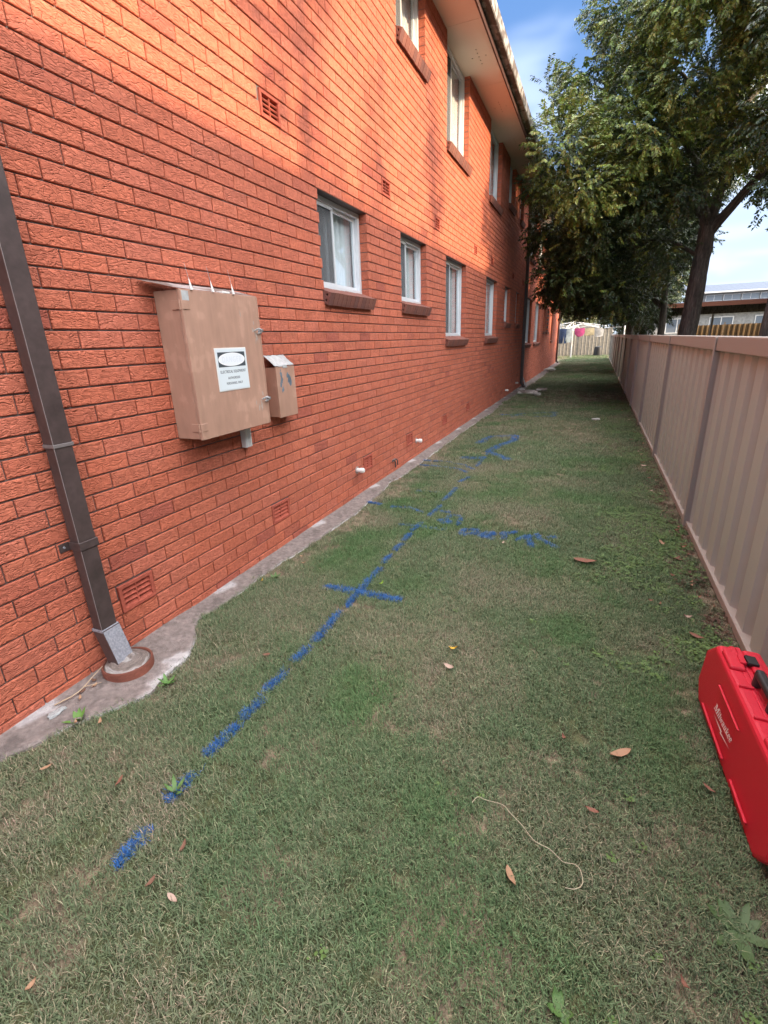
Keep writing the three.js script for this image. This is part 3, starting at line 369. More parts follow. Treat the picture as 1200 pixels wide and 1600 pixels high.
function bladeGeo(seed, blades, rad, hmin, hmax, wid) {
  const R = rng(seed), P = [], C = [], N = [];
  for (let i = 0; i < blades; i++) {
    const a = R() * 6.283, r = rad * Math.sqrt(R()), h = lerp(hmin, hmax, R()), lean = lerp(0.5, 1.35, R()), b = R() * 6.283, w = wid * lerp(0.7, 1.25, R()), bx0 = Math.cos(a) * r, bz = Math.sin(a) * r;
    const dx = Math.cos(b), dz = Math.sin(b), px = -dz * w / 2, pz = dx * w / 2, y0 = R() * 0.004;
    const m = [bx0 + dx * h * 0.5 * Math.sin(lean * 0.55), y0 + h * 0.5 * Math.cos(lean * 0.55), bz + dz * h * 0.5 * Math.sin(lean * 0.55)], t = [m[0] + dx * h * 0.5 * Math.sin(lean * 1.25), m[1] + h * 0.5 * Math.cos(lean * 1.25), m[2] + dz * h * 0.5 * Math.sin(lean * 1.25)];
    const A = [bx0 - px, y0 - 0.004, bz - pz], B = [bx0 + px, y0 - 0.004, bz + pz], M0 = [m[0] - px * 0.9, m[1], m[2] - pz * 0.9], M1 = [m[0] + px * 0.9, m[1], m[2] + pz * 0.9];
    P.push(...A, ...B, ...M1, ...A, ...M1, ...M0, ...M0, ...M1, ...t);
    const dry = R() < 0.17, k = lerp(0.65, 1.35, R()), c = dry ? [2.3 * k, 1.6 * k, 2.0 * k] : [k, k, k]; for (let q = 0; q < 9; q++) C.push(...c);
  }
  const g = new THREE.BufferGeometry(); g.setAttribute('position', new THREE.Float32BufferAttribute(P, 3)); g.setAttribute('color', new THREE.Float32BufferAttribute(C, 3)); g.computeVertexNormals(); return g;
}
const grassMat = std(lin(1, 1, 1), { vertexColors: true, roughness: 0.75 });
{
  const kinds = [bladeGeo(1, 17, 0.032, 0.016, 0.042, 0.0023), bladeGeo(2, 17, 0.032, 0.014, 0.038, 0.0021), bladeGeo(3, 14, 0.036, 0.020, 0.054, 0.0028), bladeGeo(4, 18, 0.030, 0.012, 0.034, 0.0020)], spots = [[], [], [], []], R = rng(77), col = new THREE.Color();
  const put = (x, z, s) => {
    const e = edgeX(z); if (x < e - 0.07 + 0.10 * fbm(z * 7, 2, 5, 3) + 0.03 * R() && z > -33.3) return; if (x > FX - 0.03 && z > -38.4 && x < FX + 0.05) return;
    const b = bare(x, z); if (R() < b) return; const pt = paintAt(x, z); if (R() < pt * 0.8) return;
    const dry = clamp(fbm(x * 2.3, z * 2.3, 211, 4) * 1.5 - 0.50 + 0.35 * (fbm(x * 11, z * 11, 217, 2) - 0.5) - 0.20 * clamp((x + 0.8) / 1.4) + b * 0.3), lush = sm(clamp((fbm(x * 1.2 + 9, z * 1.2, 223, 3) - 0.45) / 0.2));
    const v = lerp(0.88, 1.28, R());
    let r = lerp(lerp(0.084, 0.064, lush), 0.180, dry), g = lerp(lerp(0.136, 0.134, lush), 0.178, dry), bl = lerp(lerp(0.060, 0.045, lush), 0.115, dry);
    spots[Math.floor(R() * 4)].push([x, z, s * lerp(0.75, 1.25, R()), R() * 6.283, r * v, g * v, bl * v]);
  };
  const fill = (x0, x1, z0, z1, n, s) => { const A = (x1 - x0) * (z0 - z1) * n; for (let i = 0; i < A; i++) put(lerp(x0, x1, R()), lerp(z0, z1, R()), s); };
  fill(-2.25, 0.9, 1.2, -3.2, 3600, 0.9); fill(-2.2, 0.9, -3.2, -6.5, 2600, 1.0); fill(-2.2, 0.9, -6.5, -12, 1500, 1.25); fill(-2.2, 0.9, -12, -22, 700, 1.7); fill(-2.2, 0.9, -22, -38, 330, 2.2); fill(-6, 4, -38, -46, 140, 2.6);
  kinds.forEach((g, i) => { const L = spots[i], m = new THREE.InstancedMesh(g, grassMat, L.length), M = new THREE.Matrix4(), Q = new THREE.Quaternion(), S = V(1, 1, 1); L.forEach((s, j) => { Q.setFromAxisAngle(V(0, 1, 0), s[3]); S.set(s[2], s[2], s[2]); M.compose(V(s[0], 0, s[1]), Q, S); m.setMatrixAt(j, M); m.setColorAt(j, col.setRGB(s[4], s[5], s[6])); }); m.name = numbered('grass'); m.castShadow = m.receiveShadow = true; tag(m, 'short worn lawn grass between brick wall and fence', 'grass', 'lawn grass', 'stuff'); scene.add(m); });
  console.log('grass tufts', spots.map(s => s.length).join(' '));
}
{ // blue spray paint: the blades and stems that took it
  const blues = [[0.010, 0.080, 0.27], [0.014, 0.105, 0.36], [0.010, 0.060, 0.19], [0.026, 0.135, 0.38], [0.02, 0.09, 0.20]], pm = std(lin(1, 1, 1), { vertexColors: true, roughness: 0.6 });
  function strokeGeo(line, w, bold, seed) {
    const R = rng(seed), P = [], C = []; let L = 0; for (let i = 1; i < line.length; i++) L += Math.hypot(line[i][0] - line[i - 1][0], line[i][1] - line[i - 1][1]);
    const n = Math.floor(L * (w / 0.028) * 6500 * bold);
    for (let j = 0; j < n; j++) {
      let d = R() * L, i = 1; for (; i < line.length - 1; i++) { const l = Math.hypot(line[i][0] - line[i - 1][0], line[i][1] - line[i - 1][1]); if (d < l) break; d -= l; }
      const a = line[i - 1], b = line[i], l = Math.hypot(b[0] - a[0], b[1] - a[1]), t = Math.min(d / l, 1), off = (R() + R() + R() - 1.5) * w * 1.15, x = lerp(a[0], b[0], t) - (b[1] - a[1]) / l * off + (R() - 0.5) * 0.012, z = lerp(a[1], b[1], t) + (b[0] - a[0]) / l * off + (R() - 0.5) * 0.012;
      if (vn(x * 38, z * 38, 251) + 0.25 * (R() - 0.5) > 0.42 + 0.34 * bold) continue;
      const h = lerp(0.012, 0.036, R()), an = R() * 6.283, dx = Math.cos(an), dz = Math.sin(an), le = lerp(0.6, 1.4, R()), ww = lerp(0.0018, 0.0030, R()), px = -dz * ww / 2, pz = dx * ww / 2;
      const m = [x + dx * h * 0.5 * Math.sin(le * 0.6), h * 0.5 * Math.cos(le * 0.6) + 0.002, z + dz * h * 0.5 * Math.sin(le * 0.6)], tp = [m[0] + dx * h * 0.5 * Math.sin(le * 1.25), m[1] + h * 0.5 * Math.cos(le * 1.25), m[2] + dz * h * 0.5 * Math.sin(le * 1.25)];
      P.push(x - px, -0.002, z - pz, x + px, -0.002, z + pz, m[0] + px, m[1], m[2] + pz, x - px, -0.002, z - pz, m[0] + px, m[1], m[2] + pz, m[0] - px, m[1], m[2] - pz, m[0] - px, m[1], m[2] - pz, m[0] + px, m[1], m[2] + pz, ...tp);
      const c = blues[Math.floor(R() * 5)], k = lerp(0.8, 1.3, R()); for (let q = 0; q < 9; q++) C.push(c[0] * k, c[1] * k, c[2] * k);
    }
    const g = new THREE.BufferGeometry(); g.setAttribute('position', new THREE.Float32BufferAttribute(P, 3)); g.setAttribute('color', new THREE.Float32BufferAttribute(C, 3)); g.computeVertexNormals(); return g;
  }
  const marks = { dash: ['paint_line', 'long dashed blue spray-paint line along the lawn, parallel to the brick wall', 'dash'], bar: ['paint_bar', 'bold blue spray-painted bar crossing the dashed line', 'stroke'], stroke_a: ['paint_stroke', 'blue spray-painted stroke from the concrete edge to the dashed line, in two pieces', 'stroke'], stroke_b: ['paint_stroke', 'thin blue spray-painted bar crossing the dashed line beside the blue lettering', 'stroke'], stroke_c: ['paint_stroke', 'pair of blue spray-painted strokes curving from the concrete edge to the dashed line', 'stroke'], stroke_d: ['paint_stroke', 'faint short blue stroke on the grass that touches nothing', 'stroke'], sign: ['paint_letter', 'small looped blue letters sprayed next to the dashed line', 'letter'], word: ['paint_word', 'blue hand-sprayed word on the grass, reaching away from the dashed line', 'letter'], box: ['paint_outline', 'blue spray-painted open box at the end of the dashed line', 'stroke'], far: ['paint_marks', 'faded blue paint marks in the tree shade beyond the blue box', 'stroke'] };
  let sd = 900; for (const [k, [n, l, pn]] of Object.entries(marks)) { const t = thing(n, l, 'paint marking', [0, 0, 0], 'blue paint on the lawn'); for (const line of PAINT[k]) mesh(pn, strokeGeo(line, WIDTH[k], BOLD[k], sd++), pm, t); }
}
{ // clover and small broad-leaved weeds, thickest along the fence
  const R = rng(303), P = [], add = (x, y, z, r, an, tilt) => { const c = [], n = 6; for (let i = 0; i < n; i++) { const a = i / n * 6.283; c.push([x + Math.cos(a) * r, y + Math.sin(a + an) * r * tilt, z + Math.sin(a) * r * 0.85]); } for (let i = 1; i < n - 1; i++) P.push(...c[0], ...c[i + 1], ...c[i]); };
  for (let i = 0; i < 11; i++) { const a = R() * 6.283, d = 0.032 * Math.sqrt(R()); add(Math.cos(a) * d, lerp(0.018, 0.045, R()), Math.sin(a) * d, lerp(0.0035, 0.0075, R()), R() * 6, 0.5); }
  const g = new THREE.BufferGeometry(); g.setAttribute('position', new THREE.Float32BufferAttribute(P, 3)); g.computeVertexNormals();
  const L = []; for (let i = 0; i < 30000 && L.length < 9000; i++) { const z = lerp(0.0, -14, Math.pow(R(), 1.3)), x = lerp(-1.6, 0.86, Math.pow(R(), 0.35)); const band = sm(clamp((x - 0.05) / 0.35)) * (1 - sm(clamp((x - 0.74) / 0.1))), n = fbm(x * 3.5, z * 3.5, 311, 3); if (R() < band * sm(clamp((n - 0.40) / 0.2)) * (z > -2.3 ? 0.012 : 0.8) + 0.015 * sm(clamp((n - 0.58) / 0.08))) L.push([x, z]); }
  const m = new THREE.InstancedMesh(g, std(lin(1, 1, 1), { roughness: 0.7 }), L.length), M = new THREE.Matrix4(), c = new THREE.Color(); L.forEach(([x, z], i) => { const s = lerp(0.55, 1.0, R()); M.makeRotationY(R() * 6.283).scale(V(s, s * 0.7, s)).setPosition(x, 0, z); m.setMatrixAt(i, M); const k = lerp(0.75, 1.25, R()); m.setColorAt(i, c.setRGB(0.085 * k, 0.150 * k, 0.036 * k)); });
  m.name = 'clover'; m.castShadow = m.receiveShadow = true; tag(m, 'bright green clover and creeping weeds along the fence foot', 'weeds', null, 'stuff'); scene.add(m);
}
{ // small dead leaves along the fence; under the big tree they paint its shade
  const R = rng(331), P = [], q = (x, z, a, l, w) => { const c = Math.cos(a), s = Math.sin(a), y = 0.006 + 0.012 * R(); P.push(x - c * l, y, z - s * l, x + s * w, y + 0.006 * R(), z - c * w, x + c * l, y + 0.008 * R(), z + s * l, x - c * l, y, z - s * l, x + c * l, y + 0.004, z + s * l, x - s * w, y + 0.006 * R(), z + c * w); };
  for (let i = 0; i < 9; i++) q((R() - 0.5) * 0.11, (R() - 0.5) * 0.11, R() * 6.283, lerp(0.008, 0.021, R()), lerp(0.004, 0.008, R()));
  const g = new THREE.BufferGeometry(); g.setAttribute('position', new THREE.Float32BufferAttribute(P, 3)); g.computeVertexNormals();
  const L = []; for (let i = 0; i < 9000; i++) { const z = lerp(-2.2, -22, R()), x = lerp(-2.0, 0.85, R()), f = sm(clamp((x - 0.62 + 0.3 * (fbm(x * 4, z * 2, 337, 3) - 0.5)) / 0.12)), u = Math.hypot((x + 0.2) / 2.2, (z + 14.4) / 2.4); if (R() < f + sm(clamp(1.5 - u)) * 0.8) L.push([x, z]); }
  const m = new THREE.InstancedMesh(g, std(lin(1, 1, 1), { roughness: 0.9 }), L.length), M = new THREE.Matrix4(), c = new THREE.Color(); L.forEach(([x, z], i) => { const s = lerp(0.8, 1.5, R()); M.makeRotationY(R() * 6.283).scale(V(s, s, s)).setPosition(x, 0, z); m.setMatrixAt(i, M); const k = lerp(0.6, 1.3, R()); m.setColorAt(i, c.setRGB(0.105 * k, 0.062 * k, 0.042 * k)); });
  m.name = 'leaf_litter_and_shade'; m.castShadow = m.receiveShadow = true; tag(m, 'brown leaf litter along the fence foot, also painting the shade under the big tree', 'leaf litter', null, 'stuff'); scene.add(m);
}
// fallen leaves, one by one
function leafGeo(L, W, curl, seed) { const n = 7, P = [], I = []; for (let i = 0; i <= n; i++) { const t = i / n, w = W * Math.pow(Math.sin(Math.PI * Math.pow(t, 0.85)), 0.8) + 0.0004, y = curl * (t - 0.5) ** 2 * 4 + 0.003 * hash(i, seed, 3); P.push(-w / 2, y + curl * 0.55, (t - 0.5) * L, 0, y, (t - 0.5) * L + 0.002, w / 2, y + curl * 0.45, (t - 0.5) * L); if (i) { const a = (i - 1) * 3, b = i * 3; I.push(a, b, a + 1, b, b + 1, a + 1, a + 1, b + 1, a + 2, b + 1, b + 2, a + 2); } } const g = new THREE.BufferGeometry(); g.setAttribute('position', new THREE.Float32BufferAttribute(P, 3)); g.setIndex(I); g.computeVertexNormals(); return g; }
{
  const cols = { brown: [0.17, 0.085, 0.055], tan: [0.34, 0.20, 0.12], yellow: [0.55, 0.34, 0.04], green: [0.22, 0.36, 0.05], rust: [0.20, 0.085, 0.055], pale: [0.42, 0.30, 0.24] }, mats = Object.fromEntries(Object.entries(cols).map(([k, c]) => [k, std(lin(...c), { roughness: 0.8 })]));
  const geos = [leafGeo(0.075, 0.028, 0.012, 1), leafGeo(0.06, 0.024, 0.018, 2), leafGeo(0.09, 0.03, 0.008, 3), leafGeo(0.165, 0.10, 0.008, 4)], R = rng(404);
  const A = 'curled brown dead leaf lying on the grass', B = 'curled brown dead leaf among the weeds along the fence foot';
  const lv = [[0.07, -3.55, 'rust', 1.0, 'large reddish brown leaf lying flat on the grass near the blue word', 3], [-0.56, -2.17, 'yellow', 0.8, 'small bright yellow leaf on the grass', 1], [-0.54, -2.02, 'pale', 0.8, 'pale pinkish curled leaf just below the yellow leaf', 1], [-1.21, -2.74, 'green', 0.7, 'fresh green fallen leaf just behind the blue bar', 1], [0.24, -1.72, 'tan', 1.1, 'long tan leaf on the grass beside the red case', 1], [-0.09, -1.09, 'tan', 0.8, 'curled tan leaf on the grass under the loop of pale cord', 1],
    [-1.22, -0.36, 'tan'], [0.36, -0.98, 'rust'], [0.53, -1.66, 'rust'], [0.03, -1.73, 'rust'], [0.14, -1.42, 'rust'], [-0.55, -3.71, 'pale'], [-1.13, -0.67, 'brown'], [-1.55, -0.91, 'rust'], [-1.89, -0.85, 'tan'], [-1.91, -1.11, 'tan'], [-2.0, -1.06, 'tan'], [-1.91, -2.86, 'tan'], [-1.49, -1.79, 'brown'], [-0.3, -9.26, 'pale'], [0.12, -10.2, 'pale'], [-0.81, -7.12, 'pale'], [0.46, -3.07, 'rust'], [0.51, -3.04, 'tan'], [0.73, -3.42, 'tan'], [0.74, -3.21, 'tan'], [0.7, -3.78, 'rust'], [0.63, -4.06, 'tan'], [0.63, -3.49, 'rust'], [-1.12, -0.8, 'brown'], [-1.03, -0.66, 'pale'], [0.8, -3.1, 'tan'], [0.78, -3.9, 'brown'], [0.79, -4.5, 'rust'], [0.72, -4.9, 'tan'], [0.80, -5.4, 'brown'], [0.76, -6.0, 'tan'], [0.8, -6.6, 'rust'], [-2.15, -1.27, 'tan'], [-2.17, -1.22, 'brown'], [-2.13, -1.18, 'tan'], [-2.19, -1.3, 'brown'], [-2.03, -2.5, 'yellow'], [-1.98, -2.95, 'tan'], [-2.1, -5.25, 'brown'], [-2.12, -5.38, 'brown'], [-2.05, -5.3, 'rust']];
  for (let i = 0; i < 26; i++) lv.push([lerp(0.62, 0.84, R()), lerp(-2.6, -13, R()), ['brown', 'rust', 'tan', 'pale'][Math.floor(R() * 4)], lerp(0.5, 0.9, R())]);
  for (const [x, z, c, s = 0.52, l, gi] of lv) { const near = x > 0.4 && z < -2, m = single('fallen_leaf', geos[gi === 3 ? 3 : Math.floor(R() * 3)], mats[c], l ?? (near ? B : x < -1.95 ? 'dead leaf lying on the concrete edge against the brick wall' : A), 'leaf', 'fallen leaves'); m.position.set(x, x < -1.95 ? 0.035 : 0.028, z); m.rotation.set((R() - 0.5) * 0.5, gi === 3 ? 1.5 : R() * 6.283, gi === 3 ? 0.05 : (R() - 0.5) * 0.6); m.scale.setScalar(s); }
  function weed(x, z, n, L, W, lift, c, label) { const t = thing('weed', label, 'weed', [x, 0.006, z], 'broad-leaved weeds in the lawn'), mt = std(lin(...c), { roughness: 0.6 }); for (let i = 0; i < n; i++) { const g = leafGeo(L * lerp(0.7, 1.1, R()), W, 0.004, i); g.translate(0, 0, L * 0.45); g.rotateX(-lift * lerp(0.5, 1.2, R())); g.rotateY(i / n * 6.283 + R()); mesh('leaf', g, mt, t); } }
  weed(-1.84, -1.43, 7, 0.07, 0.018, 0.7, [0.095, 0.205, 0.05], 'bright green leafy weed growing by the clay collar'); weed(-2.03, -1.09, 6, 0.07, 0.022, 0.7, [0.105, 0.21, 0.04], 'small green weed sprouting at the concrete edge'); weed(-1.32, -0.96, 5, 0.075, 0.016, 0.8, [0.11, 0.20, 0.06], 'pale green weed growing through a blue paint dash'); weed(0.52, -1.18, 9, 0.10, 0.028, 0.22, [0.055, 0.105, 0.03], 'flat dark green rosette weed in front of the red case'); weed(0.07, -0.82, 6, 0.05, 0.02, 0.6, [0.08, 0.16, 0.04], 'little green weed in the open lawn'); weed(-2.0, -2.61, 6, 0.06, 0.02, 0.6, [0.08, 0.15, 0.045], 'green weed beside the concrete strip, level with the blue bar');
  const cp = [[-0.254, -1.292], [-0.24, -1.315], [-0.213, -1.325], [-0.15, -1.32], [-0.122, -1.293], [-0.079, -1.273], [-0.034, -1.226], [0.018, -1.208], [0.059, -1.193], [0.091, -1.192], [0.107, -1.176], [0.116, -1.146], [0.094, -1.115], [0.068, -1.105]].map(([x, z], i) => V(x, 0.040 + 0.008 * Math.sin(i * 2.1), z));
  single('cord', tube(cp, 0.0014, 5, 80), std(lin(0.42, 0.37, 0.26), { roughness: 0.9 }), 'thin pale cord lying in a loose curve on the grass', 'cord');
  single('twig', merge([limb([V(-2.20, 0.04, -1.10), V(-2.17, 0.045, -1.20), V(-2.19, 0.06, -1.30), V(-2.16, 0.10, -1.34)], 0.004, 0.002, 5, 8), limb([V(-2.18, 0.045, -1.24), V(-2.12, 0.05, -1.29)], 0.003, 0.001, 5, 5)]), std(lin(0.40, 0.30, 0.21), { roughness: 0.95 }), 'dry forked twig on the concrete against the clay collar', 'twig');
  const scrap = (x, y, z, s, c, l) => { const g = new THREE.IcosahedronGeometry(1, 1), p = g.attributes.position; for (let i = 0; i < p.count; i++) { const k = 0.75 + 0.5 * hash(Math.round(p.getX(i) * 40) + Math.round(p.getZ(i) * 70), Math.round(p.getY(i) * 40), Math.round(s[0] * 999)); p.setXYZ(i, p.getX(i) * s[0] * k, p.getY(i) * s[1] * k, p.getZ(i) * s[2] * k); } g.computeVertexNormals(); const m = single('rubble', g, std(lin(...c), { roughness: 0.9, bumpMap: grit, bumpScale: 0.004 }), l, 'rubble'); m.position.set(x, y, z); };
  scrap(-2.155, 0.030, -1.075, [0.022, 0.008, 0.045], [0.52, 0.54, 0.55], 'white chip of fibre sheet on the concrete by the wall'); scrap(-2.02, 0.05, -15.9, [0.13, 0.06, 0.09], [0.40, 0.39, 0.38], 'pale stone lying by the shaded downpipe'); scrap(-1.43, 0.05, -14.75, [0.10, 0.05, 0.07], [0.42, 0.40, 0.38], 'pale lump of rubble in the deepest shade of the lawn'); scrap(0.13, 0.03, -10.4, [0.09, 0.025, 0.05], [0.42, 0.40, 0.39], 'crumpled white scrap on the lawn near the fence'); scrap(-2.0, 0.08, -25.5, [0.25, 0.09, 0.16], [0.58, 0.57, 0.55], 'white stone against the foot of the far brick wall');
  { const t = thing('drain_grate', 'dark drain surround with grey slab in the shade by the far downpipe', 'drain', [-1.75, 0, -15.35]); mesh('surround', merge([rb(-0.28, 0.28, 0, 0.09, 0.22, 0.14, 0.01), rb(-0.28, 0.28, 0, 0.09, -0.14, -0.22, 0.01), rb(-0.28, -0.2, 0, 0.09, 0.14, -0.14, 0.01), rb(0.2, 0.28, 0, 0.09, 0.14, -0.14, 0.01)]), cementMat, t); mesh('grate', merge([-0.15, -0.09, -0.03, 0.03, 0.09, 0.15].map(x => bx(x - 0.015, x + 0.015, 0.05, 0.065, 0.138, -0.138))), steelMat, t); mesh('slab', rb(0.24, 0.52, 0.10, 0.15, 0.12, -0.2, 0.01), cementMat, t); }
}
console.log('ground done');
// ---------------------------------------------------------------- the steel fence on the right
{
  const f = thing('steel_fence', 'long beige ribbed steel fence with brown top rail beside the lawn', 'fence', [FX, 0, 0]);
  const posts = []; for (let z = 3.52; z > -39; z -= 2.71) posts.push(z);
  const bay = 2.71 - 0.090, pitch = bay / 9, prof = []; for (let i = 0; i < 9; i++) { const s = i * pitch; prof.push([s, 0], [s + pitch * 0.52, 0], [s + pitch * 0.66, 0.045], [s + pitch * 0.86, 0.045]); } prof.push([bay, 0]);
  const sh = poly([...prof, ...prof.slice().reverse().map(p => [p[0], p[1] + 0.0022])]), pg = extrude(sh, 1.40); pg.applyMatrix4(new THREE.Matrix4().makeBasis(V(0, 0, -1), V(1, 0, 0), V(0, 1, 0))); const panel = (() => { const q = pg.index ? pg.toNonIndexed() : pg, p = q.attributes.position; for (let i = 0; i < p.count; i += 3) { const a = [p.getX(i), p.getY(i), p.getZ(i)]; p.setXYZ(i, p.getX(i + 1), p.getY(i + 1), p.getZ(i + 1)); p.setXYZ(i + 1, ...a); } return muv(q); })();
  const rail = rb(-0.042, 0.042, 0, 0.105, 0, -2.704, 0.008), low = rb(-0.036, 0.036, 0, 0.052, 0, -2.704, 0.006);
  const post = merge([rb(-0.052, -0.046, -0.2, 1.545, 0.026, -0.032, 0.002), bx(-0.046, 0.046, -0.2, 1.545, -0.024, -0.028), bx(-0.046, -0.020, -0.2, 1.440, 0.025, 0.022)]), inner = merge([bx(-0.020, 0.046, -0.2, 1.440, 0.025, 0.022), bx(-0.020, 0.046, -0.2, 1.440, 0.058, 0.062), rb(0.046, 0.052, -0.2, 1.545, 0.064, -0.032, 0.002)]);
  posts.forEach((z, i) => {
    mesh('post', post, postMat, f).position.set(0, 0, z); mesh('post_channel', inner, postMat, f).position.set(0, 0, z); if (i === posts.length - 1) return;
    mesh('panel', panel, fenceMat, f).position.set(-0.016, 0.045, z - 0.029);
    mesh('top_rail', rail, railMat, f).position.set(0, 1.447, z - 0.003); mesh('bottom_rail', low, railMat, f).position.set(0, 0.006, z - 0.003);
  });
}
// ---------------------------------------------------------------- the red tool case against the fence
{
  const redM = new THREE.MeshStandardMaterial({ color: lin(0.58, 0.013, 0.036), roughness: 0.42, bumpMap: tex(256, 256, (u, v) => vn(u * 128, v * 128, 401, 128, 128), { mx: 0.1, my: 0.1 }), bumpScale: 0.0006, side: THREE.DoubleSide });
  const c = thing('tool_case', 'bright red plastic tool case with black handle leaning on the fence', 'tool case', [0.588, 0, -1.82]); c.rotation.set(0, 0.041, -0.07, 'YXZ');
  const Lh = 0.46, outline = (i, top = 0) => poly([[-Lh + 0.06 + i, i], [Lh - 0.065 - i, i], [Lh - i, 0.065 + i], [Lh - i, 0.245 - i], [Lh - 0.075 - i, 0.315 + top - i], [-Lh + 0.075 + i, 0.315 + top - i], [-Lh + i, 0.245 - i], [-Lh + i, 0.06 + i]]);
  // outline x runs along the case (towards the camera = +z), y up; thickness goes away from the lawn
  const place = (g, x0) => { g.applyMatrix4(new THREE.Matrix4().makeBasis(V(0, 0, 1), V(0, 1, 0), V(-1, 0, 0)).setPosition(x0, 0, 0)); return muv(g); };
  const lid = part('lid', c);
  mesh('shell', place(extrude(outline(0.022), 0.030, 0.020, 3), 0.058), redM, lid);
  mesh('lip', place(extrude(outline(0.004), 0.012, 0.003, 2), 0.076), redM, lid);
  mesh('face_rib', merge([rb(-0.004, 0.006, 0.048, 0.056, -0.30, 0.02, 0.003), rb(-0.004, 0.006, 0.052, 0.060, 0.12, 0.30, 0.003), rb(-0.0045, 0.004, 0.225, 0.232, -0.20, 0.06, 0.003)]), redM, lid);
  for (const [a, b] of [[-0.33, -0.20], [0.18, 0.31]]) mesh('shoulder', rb(0.018, 0.074, 0.285, 0.327, a, b, 0.010, 3), redM, lid);
  mesh('grip_rib', merge([rb(0.02, 0.07, 0.285, 0.323, -0.10, -0.088, 0.004), rb(0.02, 0.07, 0.285, 0.323, 0.075, 0.087, 0.004), rb(0.012, 0.03, 0.27, 0.300, -0.19, 0.17, 0.006)]), redM, lid);
  const base = part('base', c);
  mesh('lip', place(extrude(outline(0.004), 0.012, 0.003, 2), 0.0955), redM, base);
  mesh('shell', place(extrude(outline(0.022), 0.040, 0.020, 3), 0.157), redM, base);
  for (const [a, b] of [[-0.33, -0.20], [0.18, 0.31]]) mesh('shoulder', rb(0.098, 0.145, 0.285, 0.327, a, b, 0.010, 3), redM, base);
  for (const z of [-0.265, 0.245]) { const l = part('latch', c); mesh('catch', rb(0.085, 0.125, 0.322, 0.338, z - 0.030, z + 0.030, 0.004), blackMat, l); mesh('keeper', rb(0.060, 0.083, 0.322, 0.333, z - 0.026, z + 0.026, 0.003), redM, l); }
  const h = part('handle', c), hx = 0.084, hz = -0.045; mesh('grip', merge([(() => { const g = new RoundedBoxGeometry(0.034, 0.030, 0.150, 4, 0.012); g.translate(hx, 0.366, hz); return g; })(), (() => { const g = new RoundedBoxGeometry(0.030, 0.075, 0.030, 3, 0.010); g.translate(hx, 0.345, hz - 0.075); return g; })(), (() => { const g = new RoundedBoxGeometry(0.030, 0.075, 0.030, 3, 0.010); g.translate(hx, 0.345, hz + 0.075); return g; })()]), std(lin(0.022, 0.022, 0.024), { roughness: 0.5 }), h);
  const lt = canvasTex(1024, 512, (x, w, hh) => { x.clearRect(0, 0, w, hh); x.fillStyle = '#f4f1f0'; x.strokeStyle = '#f4f1f0'; x.save(); x.translate(60, 330); x.rotate(-0.10); x.transform(1, 0, -0.22, 1, 0, 0); x.font = 'italic bold 205px serif'; x.fillText('M', 0, 0); x.font = 'italic bold 172px serif'; x.fillText('ilwaukee', 190, 0, 640); x.restore(); x.beginPath(); x.moveTo(150, 390); x.lineTo(560, 352); x.lineTo(540, 392); x.lineTo(930, 330); x.lineTo(500, 432); x.lineTo(520, 394); x.closePath(); x.fill(); });
  const pg = new THREE.PlaneGeometry(0.27, 0.118); pg.rotateY(-Math.PI / 2); pg.translate(-0.0035, 0.150, -0.055); mesh('logo', pg, std(0xffffff, { map: lt, transparent: true, alphaTest: 0.4, roughness: 0.6 }), c);
  mesh('strap_loop', tube([V(0.06, 0.04, 0.40), V(0.05, 0.02, 0.445), V(0.085, 0.012, 0.465), V(0.12, 0.03, 0.45), V(0.12, 0.06, 0.42)], 0.004), std(lin(0.62, 0.32, 0.03), { roughness: 0.7 }), c);
}
console.log('fence and case done');
